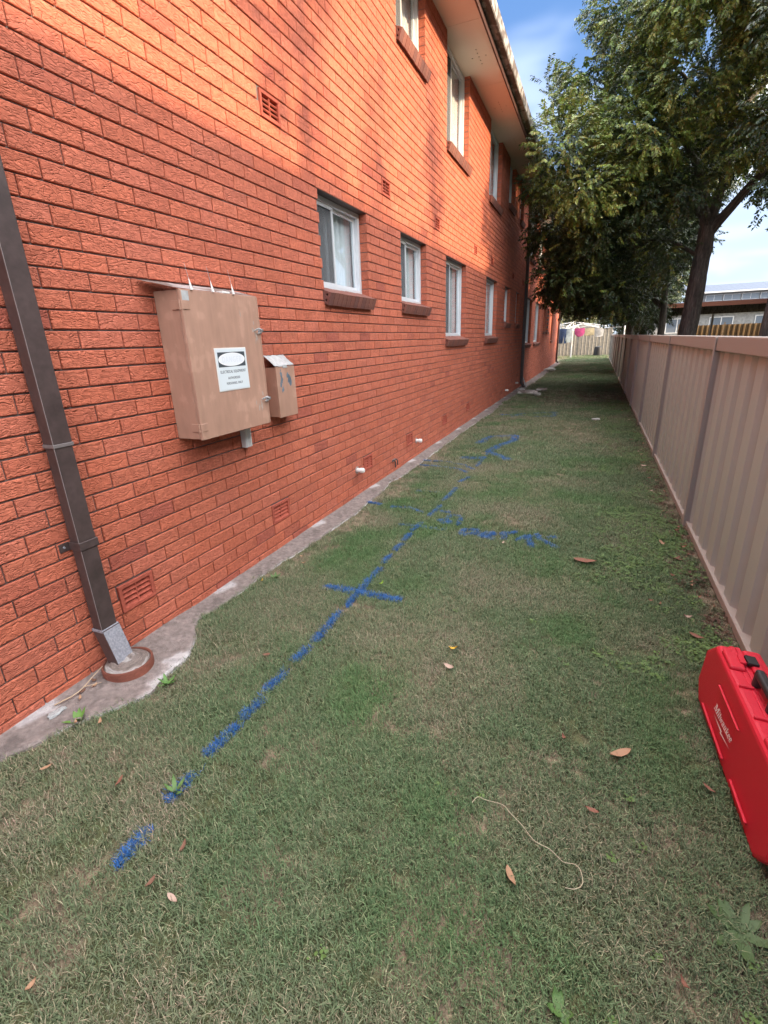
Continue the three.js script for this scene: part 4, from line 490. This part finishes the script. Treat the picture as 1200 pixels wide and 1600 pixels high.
// ---------------------------------------------------------------- trees
const barkMap = tex(256, 512, (u, v) => { const a = fbm(u * 14, v * 6, 501, 4, 14, 6), b = fbm(u * 40, v * 22, 505, 3, 40, 22), k = 0.62 + 0.4 * (a - 0.5) + 0.3 * (b - 0.5); return [k, k * 0.95, k * 0.9]; }, { srgb: true, mx: 0.5, my: 1.0 });
const barkBump = tex(256, 512, (u, v) => fbm(u * 16, v * 5, 511, 4, 16, 5), { mx: 0.5, my: 1.0 });
const barkMat = std(lin(0.27, 0.255, 0.24), { map: barkMap, bumpMap: barkBump, bumpScale: 0.03, roughness: 0.95 });
const leafMat = new THREE.MeshPhysicalMaterial({ color: lin(1, 1, 1), roughness: 0.4, transmission: 0.35, thickness: 0, vertexColors: true, side: THREE.DoubleSide });
function sprayGeo(seed, n, L, leafL, leafW, droop = 0.5) {                 // a twig with leaves
  const R = rng(seed), P = [], C = [];
  const q = V(0, 0, 0), leaf = (o, d, nrm, l, w, k) => { const s = d.clone().cross(nrm).normalize().multiplyScalar(w / 2), m = o.clone().addScaledVector(d, l * 0.45), t = o.clone().addScaledVector(d, l).addScaledVector(nrm, -l * 0.12), up = nrm.clone().multiplyScalar(w * 0.16), a = m.clone().add(s).add(up), b = m.clone().sub(s).add(up); for (const v of [o, a, m, o, m, b, m, a, t, m, t, b]) P.push(v.x, v.y, v.z); for (let i = 0; i < 12; i++) C.push(...k); };
  for (let i = 0; i < n; i++) {
    const t = (i + 0.6) / n, o = V(0, -droop * 0.25 * t * t * L, t * L), side = i % 2 ? 1 : -1, a = lerp(0.45, 1.15, R());
    const d = V(side * Math.sin(a), -droop * lerp(0.5, 2.2, R()), Math.cos(a) * lerp(0.4, 1, R())).normalize(), nrm = V((R() - 0.5) * 2.4, lerp(0.1, 1, R()), (R() - 0.5) * 2.4).normalize(); nrm.addScaledVector(d, -nrm.dot(d)).normalize();
    const k = lerp(0.72, 1.3, R()), y = R() < 0.12 ? 1.5 : 1; leaf(o, d, nrm, leafL * lerp(0.75, 1.2, R()), leafW * lerp(0.8, 1.15, R()), [k * y, k * lerp(1, 1.15, y - 1), k]);
  }
  const tw = new THREE.CylinderGeometry(0.0015, 0.004, L, 3, 1, true).toNonIndexed(); tw.rotateX(Math.PI / 2); tw.translate(0, -droop * 0.04 * L, L / 2); const tp = tw.attributes.position; for (let i = 0; i < tp.count; i++) { P.push(tp.getX(i), tp.getY(i), tp.getZ(i)); C.push(1.3, 0.75, 0.8); } q.x = 0;
  const g = new THREE.BufferGeometry(); g.setAttribute('position', new THREE.Float32BufferAttribute(P, 3)); g.setAttribute('color', new THREE.Float32BufferAttribute(C, 3)); g.computeVertexNormals(); return g;
}
const sprays = [sprayGeo(21, 14, 0.26, 0.076, 0.040, 0.40), sprayGeo(22, 12, 0.24, 0.072, 0.038, 0.62)], farSprays = [sprayGeo(31, 9, 0.55, 0.20, 0.075, 0.6)];
function crown(tree, lobes, perM3, cols, seed, geos = sprays, size = 1, gap = 0.36) {
  const R = rng(seed), lists = geos.map(() => []);
  for (const [cx, cy, cz, rx, ry = rx, rz = rx, dens = 1, sunShare = 0] of lobes) {
    const n = Math.floor(4.19 * rx * ry * rz * perM3 * dens), ph = R() * 100;
    for (let i = 0; i < n; i++) {
      const u = R() * 2 - 1, a = R() * 6.283, s = Math.sqrt(1 - u * u), d = V(s * Math.cos(a), u, s * Math.sin(a)), r = Math.pow(R(), 0.42) * lerp(0.72, 1.12, fbm(d.x * 2.4 + ph, d.y * 2.4 + d.z * 2.4, seed, 2));
      const p = V(cx + d.x * rx * r, cy + d.y * ry * r, cz + d.z * rz * r), pw = p.clone().add(tree.position); if (fbm(p.x * 1.7 + ph, p.y * 1.7 + p.z * 1.7, seed + 5, 2) < gap) continue;
      if (pw.x < WX + 0.28 && pw.z > ZF && pw.y < 5.5) continue; if (pw.x < -1.5 && pw.y > 5.3 && pw.y < 5.9 && pw.z > ZF) continue; if (pw.x < -2.6 && pw.z > ZF) continue;
      const o = d.clone().add(V(R() - 0.5, (R() - 0.55) * 1.1, R() - 0.5)).normalize(); lists[Math.floor(R() * geos.length)].push([p, o, size * lerp(0.75, 1.25, R()), R(), R() < sunShare * lerp(0.4, 1.2, r)]);
    }
  }
  geos.forEach((g, k) => { const L = lists[k], m = new THREE.InstancedMesh(g, leafMat, L.length), M = new THREE.Matrix4(), Q = new THREE.Quaternion(), c = new THREE.Color(); L.forEach(([p, o, s, t, sunTone], i) => { const mm = new THREE.Matrix4().lookAt(V(0, 0, 0), o.clone().negate(), V(0, 1, 0)); Q.setFromRotationMatrix(mm); Q.multiply(new THREE.Quaternion().setFromAxisAngle(V(0, 0, 1), (t - 0.5) * 1.4)); M.compose(p, Q, V(s, s, s)); m.setMatrixAt(i, M); const set = sunTone ? SUN_YELLOW : cols, a = set[Math.floor(t * 7919) % set.length], f = lerp(0.8, 1.2, (t * 31) % 1); m.setColorAt(i, c.setRGB(a[0] * f, a[1] * f, a[2] * f)); }); m.name = 'crown'; m.userData.kind = 'stuff'; m.castShadow = m.receiveShadow = true; tree.add(m); });
  return lists.reduce((a, l) => a + l.length, 0);
}
const GREEN = [[0.052, 0.092, 0.024], [0.064, 0.106, 0.027], [0.044, 0.080, 0.022], [0.085, 0.120, 0.028], [0.055, 0.095, 0.034]], SUN_YELLOW = [[0.25, 0.335, 0.066], [0.20, 0.285, 0.055], [0.32, 0.375, 0.09]];  // sunlight painted in: bright yellow-green for lit clumps, dark green for the shaded core
{ // the big tree behind the fence; its crown hangs over the lawn and reaches the gutter
  const t = thing('tree', 'large leafy tree with grey forked trunk behind the fence, crown over the lawn', 'tree', [1.95, 0, -14]), w = (x, y, z) => V(x - 1.95, y, z + 14);
  mesh('trunk', limb([w(1.90, -0.1, -14), w(1.93, 1.2, -14), w(1.98, 2.6, -14), w(2.02, 3.75, -14.05)], 0.22, 0.165, 12, 16, 0.07, 3), barkMat, t);
  const arms = [[[2.02, 3.6, -14.05], [1.75, 4.6, -13.9], [1.1, 5.6, -13.6], [0.2, 6.3, -13.2]], [[2.02, 3.65, -14.05], [2.2, 4.9, -14.1], [2.15, 6.4, -14.2], [2.3, 8.2, -14.3]], [[2.03, 3.6, -14.05], [2.7, 4.5, -13.8], [3.4, 5.5, -13.4], [4.2, 6.8, -13.2]], [[2.0, 3.7, -14.05], [1.6, 4.5, -14.6], [0.8, 5.0, -15.3], [-0.4, 5.3, -15.8]], [[1.4, 5.1, -13.8], [0.4, 5.1, -12.9], [-0.6, 5.2, -12.4]], [[2.15, 5.2, -14.1], [1.3, 6.6, -14.4], [0.4, 7.5, -14.6]], [[1.9, 3.2, -14], [1.2, 3.7, -14.8], [0.4, 3.6, -15.4], [-0.5, 3.3, -15.6]], [[2.2, 5.8, -14.1], [2.9, 6.6, -15], [3.6, 7.2, -15.8]]];
  arms.forEach((a, i) => mesh('limb', limb(a.map(p => w(...p)), [0.12, 0.125, 0.12, 0.085, 0.05, 0.06, 0.045, 0.06][i], 0.02, 8, 12, 0.06, 10 + i), barkMat, t));
  const L = [[-1.0, 5.15, -12.3, 0.75], [-0.55, 4.6, -12.7, 0.85], [-1.35, 6.2, -13.0, 0.62], [-0.75, 6.9, -13.6, 0.72], [-1.55, 5.7, -14.2, 0.75], [-0.1, 6.2, -13.2, 0.95], [0.25, 7.6, -13.4, 1.0], [1.0, 7.5, -12.6, 0.95], [1.75, 7.3, -12.4, 0.85], [1.05, 8.6, -13.6, 1.0], [2.5, 8.4, -13.6, 1.1], [0.5, 5.5, -12.9, 0.95], [1.3, 6.2, -12.7, 0.9], [-0.2, 3.9, -13.6, 0.9], [0.6, 4.5, -13.4, 0.8], [-1.2, 4.1, -14.6, 0.8], [-0.9, 3.3, -15.4, 0.8], [0.1, 3.1, -15.2, 0.85], [0.9, 3.6, -15.2, 0.75], [-0.2, 5.0, -15.5, 1.1], [1.0, 5.3, -15.6, 1.1], [1.9, 6.5, -15.4, 1.1], [0.2, 6.6, -15.6, 1.1], [3.1, 7.0, -13.0, 1.0], [3.9, 6.4, -13.1, 1.1], [3.0, 8.0, -15.2, 1.2], [2.1, 5.5, -13.1, 0.6, 0.6, 0.6, 0.6], [1.5, 9.4, -15, 1.2], [0.0, 8.5, -15, 1.0], [3.4, 5.7, -15.5, 0.9], [1.35, 3.0, -14.2, 0.45, 0.7, 0.45, 0.7], [-1.45, 4.9, -13.3, 0.55], [-0.6, 2.7, -16.2, 0.7, 0.5, 0.7], [0.55, 2.5, -16.0, 0.7, 0.5, 0.7], [-0.3, 2.8, -17.2, 0.9, 0.6, 0.9], [0.7, 3.4, -17.0, 1.0], [-1.3, 3.2, -16.8, 0.7], [-0.6, 4.2, -16.8, 1.1], [3.4, 5.0, -12.6, 0.75], [4.3, 5.3, -12.9, 1.0], [3.0, 5.9, -12.2, 0.7], [3.9, 4.7, -14.2, 0.8], [2.9, 4.5, -14.6, 0.55, 0.5, 0.55], [2.3, 6.6, -12.6, 0.7], [2.0, 5.0, -13.1, 0.6], [1.45, 4.4, -13.2, 0.55], [2.75, 5.2, -13.0, 0.6], [3.6, 7.4, -12.4, 0.9], [2.9, 8.6, -12.6, 0.9], [4.6, 6.6, -12.2, 0.9], [1.2, 3.4, -13.6, 0.5, 0.6, 0.5], [0.2, 2.6, -14.3, 0.7, 0.55, 0.7], [-0.9, 2.9, -14.0, 0.65, 0.6, 0.65]];
  console.log('tree sprays', crown(t, L.map(l => [l[0] - 1.95, l[1], l[2] + 14, l[3], l[4] ?? l[3], l[5] ?? l[3], l[6] ?? 1, l[2] > -13.3 && l[1] > 4.5 ? 0.75 : l[1] > 6.8 ? 0.5 : 0.1]), 290, GREEN, 601, sprays, 1, 0.41));  // front and upper lobes get more of the painted sunlit colour
}
function simpleTree(name, label, pos, h, r, lobes, cols, seed, dens = 130, geos = sprays, size = 1, group, limbs = true) {
  const t = thing(name, label, 'tree', pos, group), R = rng(seed); mesh('trunk', limb([V(0, -0.1, 0), V(0.05 * h * (R() - 0.5), h * 0.35, 0.04 * h * (R() - 0.5)), V(0.08 * h * (R() - 0.5), h * 0.7, 0), V(0, h, 0)], r, r * 0.35, 9, 12, 0.08, seed), barkMat, t);
  if (limbs) lobes.slice(0, 6).forEach((l, i) => mesh('limb', limb([V(0, h * 0.45, 0), V(l[0] * 0.5, lerp(h * 0.5, l[1], 0.55), l[2] * 0.5), V(l[0], l[1], l[2])], r * 0.4, r * 0.08, 6, 8, 0.05, seed + i), barkMat, t));
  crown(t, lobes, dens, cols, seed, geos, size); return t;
}
// the nearer tree at the right, whose branches hang into the view
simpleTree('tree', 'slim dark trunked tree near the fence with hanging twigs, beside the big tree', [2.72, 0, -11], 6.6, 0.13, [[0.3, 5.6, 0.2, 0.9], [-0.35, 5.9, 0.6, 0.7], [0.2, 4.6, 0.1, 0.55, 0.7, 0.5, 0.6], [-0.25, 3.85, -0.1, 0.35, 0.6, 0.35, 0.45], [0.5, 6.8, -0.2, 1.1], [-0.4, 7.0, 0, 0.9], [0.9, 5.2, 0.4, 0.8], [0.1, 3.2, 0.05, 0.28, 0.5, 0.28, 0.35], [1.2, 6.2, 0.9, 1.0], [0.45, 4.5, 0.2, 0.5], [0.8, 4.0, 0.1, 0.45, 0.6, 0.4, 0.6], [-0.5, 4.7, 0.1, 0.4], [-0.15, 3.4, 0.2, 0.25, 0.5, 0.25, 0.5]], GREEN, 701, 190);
// trees further along the fence line, dark against the light
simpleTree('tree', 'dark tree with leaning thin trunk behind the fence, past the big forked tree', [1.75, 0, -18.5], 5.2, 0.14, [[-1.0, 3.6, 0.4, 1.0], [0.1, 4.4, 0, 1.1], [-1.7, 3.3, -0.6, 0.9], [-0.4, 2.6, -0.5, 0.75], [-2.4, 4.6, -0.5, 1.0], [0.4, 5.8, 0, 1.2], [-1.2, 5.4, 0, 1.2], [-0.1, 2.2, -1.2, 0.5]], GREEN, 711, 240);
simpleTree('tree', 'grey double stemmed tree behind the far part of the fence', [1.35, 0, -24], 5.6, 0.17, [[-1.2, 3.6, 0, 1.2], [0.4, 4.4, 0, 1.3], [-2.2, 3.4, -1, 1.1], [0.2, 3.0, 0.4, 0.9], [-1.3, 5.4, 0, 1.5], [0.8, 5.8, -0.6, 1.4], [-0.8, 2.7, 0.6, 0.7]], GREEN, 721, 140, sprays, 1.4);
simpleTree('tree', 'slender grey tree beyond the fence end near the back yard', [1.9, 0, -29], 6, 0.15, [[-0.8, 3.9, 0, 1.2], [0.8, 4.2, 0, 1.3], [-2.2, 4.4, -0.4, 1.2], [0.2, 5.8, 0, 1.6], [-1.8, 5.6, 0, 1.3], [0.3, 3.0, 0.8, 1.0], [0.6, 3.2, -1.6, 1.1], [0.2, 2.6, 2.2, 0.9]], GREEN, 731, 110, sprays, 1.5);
// trees beyond the back fence, sunlit
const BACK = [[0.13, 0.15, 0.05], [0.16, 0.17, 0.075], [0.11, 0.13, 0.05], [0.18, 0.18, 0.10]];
[[-4.6, -50, 8.5, 3.0, 'tall pale olive tree behind the white shed'], [-0.8, -54, 9.5, 3.2, 'broad olive green tree behind the back fence, to the right of the shed'], [3.4, -57, 8.6, 3.1, 'sunlit tree behind the white house carport'], [-10, -52, 10, 3.6, 'large tree half hidden by the corner of the brick building']].forEach(([x, z, h, r, l], i) => simpleTree('tree', l, [x, 0, z], h * 0.7, 0.22, [[0, h * 0.72, 0, r * 0.8], [-r * 0.6, h * 0.55, 0.4, r * 0.6], [r * 0.6, h * 0.58, 0.3, r * 0.62], [0, h * 0.42, r * 0.3, r * 0.62], [r * 0.2, h * 0.88, 0, r * 0.5], [-r * 0.3, h * 0.36, 0.6, r * 0.5]], BACK, 741 + i, 16, farSprays, 1.5, 'trees beyond the back fence'));
// the trees and the house on the neighbouring block that keep the sun off the lower wall
function spire(name, label, x, z, h, w, seed, y0 = 0.6) { const t = thing(name, label, 'tree', [x, 0, z], 'garden trees on the neighbouring block'), lobes = [], n = 9; for (let i = 0; i < n; i++) { const f = (i + 0.5) / n, r = w * (1 - f * 0.82) * (i % 2 ? 0.85 : 1); lobes.push([(hash(i, seed, 1) - 0.5) * w * 0.5, lerp(y0, h, f), (hash(i, seed, 2) - 0.5) * w * 0.5, r, (h - y0) / n * 0.75, r]); } mesh('trunk', limb([V(0, -0.1, 0), V(0.05, h * 0.4, 0), V(-0.03, h * 0.7, 0), V(0, h * 0.96, 0)], 0.14, 0.02, 8, 10, 0.06, seed), barkMat, t); crown(t, lobes, 330, GREEN, seed, sprays, 1.1); }
spire('cypress_tree', 'tall narrow dark conifer in the neighbouring garden', 4.6, -2.45, 10.2, 1.05, 801);
spire('cypress_tree', 'shorter pointed conifer in the neighbouring garden', 4.7, -3.65, 7.0, 1.0, 802);
spire('cypress_tree', 'middle sized pointed conifer in the neighbouring garden', 4.9, -5.75, 7.9, 1.05, 803);
console.log('trees done');
// ---------------------------------------------------------------- the neighbouring house and the yards beyond
{
  const h = thing('neighbour_house', 'two storey cream house with tiled hip roof on the neighbouring block', 'house', [7.9, 0, 0]), cream = std(lin(0.55, 0.50, 0.42), { map: patchy, roughness: 0.9 }), z0 = 9, z1 = -24;
  mesh('wall', bx(0, 8, 0, 7.0, z0, z1), cream, h);
  const e = 0.5, rp = [[-e, 7.1, z0 + e], [8 + e, 7.1, z0 + e], [8 + e, 7.1, z1 - e], [-e, 7.1, z1 - e], [4, 8.75, z0 - 4], [4, 8.75, z1 + 4]], f = [[0, 4, 3], [3, 4, 5], [1, 2, 4], [2, 5, 4], [0, 1, 4], [2, 3, 5]], P = []; for (const t of f) for (const i of t) P.push(...rp[i]); const g = new THREE.BufferGeometry(); g.setAttribute('position', new THREE.Float32BufferAttribute(P, 3)); mesh('roof', muv(g), std(lin(0.20, 0.09, 0.06), { map: patchy, roughness: 0.85 }), h);
  mesh('eaves', bx(-e, 8 + e, 7.0, 7.09, z0 + e, z1 - e), whitePaint, h);
  for (const z of [6.4, 2.0, -2.4, -6.8, -11.2, -15.6, -20]) for (const y of [1.0, 4.2]) { const w = part('window', h); mesh('frame', merge([bx(-0.05, 0.0, y, y + 0.07, z, z - 1.5), bx(-0.05, 0.0, y + 1.23, y + 1.3, z, z - 1.5), bx(-0.05, 0.0, y + 0.07, y + 1.23, z, z - 0.07), bx(-0.05, 0.0, y + 0.07, y + 1.23, z - 1.43, z - 1.5)]), whiteMat, w); mesh('pane', bx(-0.02, -0.005, y + 0.07, y + 1.23, z - 0.07, z - 1.43), std(lin(0.05, 0.06, 0.07), { roughness: 0.08 }), w); }
}
{ // carport, yellow fence, white house seen over the fence
  const c = thing('carport', 'long low carport roof on thin posts seen over the fence', 'carport', [2.45, 0, -30]), rust = std(lin(0.33, 0.12, 0.07), { roughness: 0.7 });
  mesh('roof', bx(0, 11, 2.62, 2.68, 5.5, -5.5), std(lin(0.42, 0.43, 0.46), { map: patchy, roughness: 0.6 }), c); mesh('fascia', bx(-0.02, 11.02, 2.50, 2.66, 5.53, 5.505), rust, c); mesh('fascia', bx(-0.04, -0.005, 2.50, 2.66, 5.5, -5.5), rust, c); mesh('beam', merge([bx(0, 11, 2.42, 2.60, 3.2, 3.1), bx(0, 11, 2.42, 2.60, -3.1, -3.2), bx(0, 11, 2.45, 2.60, 0.05, -0.05)]), barkMat, c);
  for (const x of [0.1, 3.6, 7.1, 8.7, 10.8]) for (const z of [5.2, -5.2]) mesh('post', bx(x - 0.05, x + 0.05, 0, 2.5, z + 0.05, z - 0.05), steelMat, c);
  const y = thing('yellow_fence', 'ribbed mustard yellow steel fence beyond the carport', 'fence', [4.6, 0, -36.6]), ym = std(lin(0.27, 0.165, 0.07), { map: patchy, roughness: 0.7 });
  const pr = []; for (let i = 0; i < 9; i++) { const s = i * 0.26; pr.push([s, 0], [s + 0.13, 0], [s + 0.16, -0.05], [s + 0.23, -0.05]); } pr.push([2.34, 0]); const sh = poly([...pr, ...pr.slice().reverse().map(p => [p[0], p[1] - 0.004])]), gg = extrude(sh, 1.88); gg.rotateX(-Math.PI / 2); const pan = muv(gg); for (let i = 0; i < 5; i++) { mesh('panel', pan, ym, y).position.x = i * 2.4; mesh('post', bx(i * 2.4 - 0.05, i * 2.4 - 0.005, 0, 2.0, 0.03, -0.03), ym, y); }
  const w = thing('white_house', 'white house with blue-grey metal roof and clerestory windows beyond the carport', 'house', [3.5, 0, -50]), wm = std(lin(0.50, 0.50, 0.49), { map: patchy, roughness: 0.85 }), bl = std(lin(0.15, 0.19, 0.27), { map: patchy, roughness: 0.55 });
  mesh('wall', bx(0.6, 16, 0, 3.1, 2, -6), wm, w); const lr = extrude(poly([[2.6, 2.95], [-0.5, 3.75], [-0.5, 3.80], [2.6, 3.0]]), 16.5); lr.rotateY(-Math.PI / 2); lr.translate(16.5, 0, 0); mesh('lower_roof', muv(lr), bl, w);
  mesh('upper_wall', bx(3.6, 16, 3.7, 4.55, -0.6, -6), wm, w); const ur = extrude(poly([[0.0, 4.45], [-4.0, 5.25], [-4.0, 5.30], [0.0, 4.50]]), 15.5); ur.rotateY(-Math.PI / 2); ur.translate(16.5, 0, 0); mesh('upper_roof', muv(ur), bl, w); mesh('barge_board', bx(0.9, 16.5, 4.42, 4.52, 0.06, 0.02), whiteMat, w);
  for (let i = 0; i < 5; i++) { const q = part('window', w), x = 4.5 + i * 1.25; mesh('pane', bx(x, x + 1.1, 3.86, 4.26, -0.585, -0.57), std(lin(0.30, 0.34, 0.38), { roughness: 0.15 }), q); mesh('frame', merge([bx(x - 0.05, x + 1.15, 4.26, 4.31, -0.59, -0.55), bx(x - 0.05, x + 1.15, 3.81, 3.86, -0.59, -0.55), bx(x - 0.05, x, 3.86, 4.26, -0.59, -0.55), bx(x + 0.53, x + 0.57, 3.86, 4.26, -0.59, -0.55)]), whiteMat, q); }
  for (let i = 0; i < 4; i++) { const q = part('window', w), x = 1.6 + i * 3; mesh('pane', bx(x, x + 1.5, 1.5, 2.5, 2.005, 2.02), std(lin(0.16, 0.19, 0.23), { roughness: 0.12 }), q); mesh('frame', merge([bx(x - 0.06, x + 1.56, 2.5, 2.56, 2.0, 2.05), bx(x - 0.06, x + 1.56, 1.44, 1.5, 2.0, 2.05), bx(x - 0.06, x, 1.5, 2.5, 2.0, 2.05), bx(x + 1.5, x + 1.56, 1.5, 2.5, 2.0, 2.05), bx(x + 0.72, x + 0.78, 1.5, 2.5, 2.0, 2.04)]), whiteMat, q); }
  const b = thing('shrub', 'low dark shrub with pale flower heads in front of the yellow fence', 'shrub', [7.4, 0, -31.5]); mesh('stem', limb([V(0, 0, 0), V(0.1, 0.6, 0), V(0, 1.2, 0)], 0.05, 0.02), barkMat, b); crown(b, [[0, 1.4, 0, 0.9, 0.55, 0.7], [1.0, 1.6, 0, 0.8, 0.6, 0.7], [-0.8, 1.3, 0.2, 0.7, 0.5, 0.6], [1.9, 1.7, 0, 0.8, 0.6, 0.6]], [[0.05, 0.07, 0.04], [0.08, 0.10, 0.06], [0.35, 0.36, 0.36]], 821, 60, sprays, 1.5);
}
{ // the back yard: fence, shed, hedge, clothes hoist and washing
  const f = thing('back_fence', 'beige ribbed steel fence closing the far end of the yard', 'fence', [-8.5, 0, -44]), pr = []; for (let i = 0; i < 9; i++) { const s = i * 0.26; pr.push([s, 0], [s + 0.18, 0], [s + 0.205, -0.015], [s + 0.235, -0.015]); } pr.push([2.34, 0]);
  const gg = extrude(poly([...pr, ...pr.slice().reverse().map(p => [p[0], p[1] - 0.003])]), 1.95); gg.rotateX(-Math.PI / 2); const pan = muv(gg), fm = std(lin(0.40, 0.365, 0.31), { map: patchy, roughness: 0.6 });
  for (let i = 0; i < 4; i++) { mesh('panel', pan, fm, f).position.set(i * 2.4, 0.04, 0); mesh('post', bx(i * 2.4 - 0.055, i * 2.4 - 0.005, 0, 2.02, 0.03, -0.03), fm, f); mesh('rail', bx(i * 2.4, i * 2.4 + 2.34, 1.97, 2.03, 0.03, -0.06), fm, f); }
  const s = thing('garden_shed', 'white gabled shed roof behind the washing', 'shed', [-1.25, 0, -48]); const sg = extrude(poly([[-2.3, 0], [2.3, 0], [2.3, 1.75], [0, 2.45], [-2.3, 1.75]]), 3.5); sg.translate(0, 0, -3.5); mesh('wall', muv(sg), std(lin(0.44, 0.40, 0.35), { map: patchy }), s); for (const q of [-1, 1]) { const r = new THREE.BoxGeometry(2.65, 0.10, 3.9); r.rotateZ(-q * 0.295); r.translate(q * 1.22, 2.16, -1.7); mesh('roof', muv(r), whiteMat, s); }
  const hd = thing('hedge', 'dark clipped hedge under the washing by the building corner', 'hedge', [-4.0, 0, -42.8]); mesh('stem', merge([limb([V(-0.6, 0, 0), V(-0.5, 0.9, 0)], 0.04, 0.02), limb([V(0.6, 0, 0), V(0.6, 0.9, 0)], 0.04, 0.02)]), barkMat, hd); crown(hd, [[-1.2, 0.6, 0, 0.9, 0.7, 0.6], [0, 0.6, 0, 1.0, 0.75, 0.6], [1.1, 0.55, 0, 0.9, 0.7, 0.6]], [[0.03, 0.05, 0.02], [0.045, 0.07, 0.025]], 831, 70, sprays, 1.6);
  const sb = thing('compost_bin', 'black bin standing in the far corner by the fence', 'bin', [0.15, 0, -42.6]); mesh('tub', new THREE.LatheGeometry([[0.001, 0], [0.30, 0], [0.34, 0.05], [0.28, 0.62], [0.25, 0.66]].map(p => new THREE.Vector2(...p)), 20), blackMat, sb); mesh('lid', new THREE.LatheGeometry([[0.27, 0.66], [0.25, 0.70], [0.10, 0.74], [0.001, 0.75]].map(p => new THREE.Vector2(...p)), 20), blackMat, sb);
  const h = thing('clothes_hoist', 'white rotary clothes hoist on the far grass', 'clothes hoist', [-1.72, 0, -40.6]); mesh('pole', cyl(0.045, 0.04, V(0, 0, 0), V(0, 2.55, 0), 12), std(lin(0.62, 0.63, 0.63), { roughness: 0.5 }), h);
  const tips = [[2.4, 0.35], [-0.35, 2.4], [-2.4, -0.35], [0.35, -2.4]]; for (const [x, z] of tips) { mesh('arm', cyl(0.03, 0.022, V(0, 2.5, 0), V(x, 2.12, z), 8), whiteMat, h); mesh('brace', cyl(0.016, 0.016, V(0, 1.9, 0), V(x * 0.5, 2.31, z * 0.5), 6), whiteMat, h); }
  for (const k of [0.55, 0.8, 1]) for (let i = 0; i < 4; i++) { const a = tips[i], b = tips[(i + 1) % 4]; mesh('line', cyl(0.006, 0.006, V(a[0] * k, lerp(2.5, 2.12, k), a[1] * k), V(b[0] * k, lerp(2.5, 2.12, k), b[1] * k), 5), whiteMat, h); }
  const rl = thing('washing_line', 'white wire line stretched across the far yard, hung with washing', 'clothes line', [0, 0, -39.8]); mesh('wire', cyl(0.010, 0.010, V(-4.3, 2.03, 0), V(1.7, 2.02, 0), 6), whiteMat, rl); mesh('post', cyl(0.045, 0.04, V(1.7, 0, 0), V(1.7, 2.1, 0), 10), whiteMat, rl); mesh('post', cyl(0.045, 0.04, V(-4.3, 0, 0), V(-4.3, 2.1, 0), 10), whiteMat, rl);
  function cloth(name, label, cat, pts, x, c, dz = 0) { const g = extrude(poly(pts), 0.03, 0.012, 2), p = g.attributes.position; for (let i = 0; i < p.count; i++) p.setZ(i, p.getZ(i) + 0.045 * Math.sin(p.getX(i) * 9 + x * 5) * clamp(-p.getY(i) * 2)); const m = single(name, toCreasedNormals(g, 0.6), std(lin(...c), { roughness: 0.95, map: patchy }), label, cat, 'washing on the line'); m.position.set(x, 2.035, -39.8 + dz); return m; }
  const jeans = [[-0.22, 0], [0.22, 0], [0.24, -0.35], [0.20, -0.98], [0.07, -0.98], [0.01, -0.42], [-0.06, -0.98], [-0.20, -0.98], [-0.24, -0.35]], shirt = [[-0.28, 0], [0.28, 0], [0.27, -0.42], [0.36, -0.45], [0.34, -0.62], [0.22, -0.56], [0.22, -0.68], [-0.22, -0.68], [-0.22, -0.56], [-0.34, -0.62], [-0.36, -0.45], [-0.27, -0.42]];
  cloth('jeans', 'dark blue jeans pegged next to the brick building corner', 'jeans', jeans, -2.72, [0.045, 0.075, 0.16]); cloth('jeans', 'blue jeans with faded legs hanging second from the building corner', 'jeans', jeans, -2.28, [0.06, 0.10, 0.22]); cloth('shirt', 'pale blue and white shirt hanging between the jeans and the hoist pole', 'shirt', shirt.map(([x, y]) => [x * 0.62, y * 1.35]), -1.93, [0.42, 0.50, 0.56]);
  const pk = cloth('shirt', 'bright pink top with rounded hem on the washing line', 'shirt', [[-0.34, 0], [0.32, 0], [0.34, -0.30], [0.24, -0.48], [0.06, -0.56], [-0.14, -0.54], [-0.30, -0.38]], -1.22, [0.66, 0.10, 0.30]); pk.position.z += 0.02;
  cloth('shirt', 'cream top hanging beside the pink one', 'shirt', [[-0.30, 0], [0.30, 0], [0.30, -0.46], [0.05, -0.50], [-0.28, -0.52]], -0.56, [0.62, 0.54, 0.36]); cloth('shirt', 'white top hanging at the fence end of the washing', 'shirt', [[-0.30, 0], [0.30, 0], [0.29, -0.55], [0.10, -0.60], [-0.24, -0.58]], 0.06, [0.70, 0.69, 0.67]);
}
console.log('all done');
renderer.render(scene, camera);
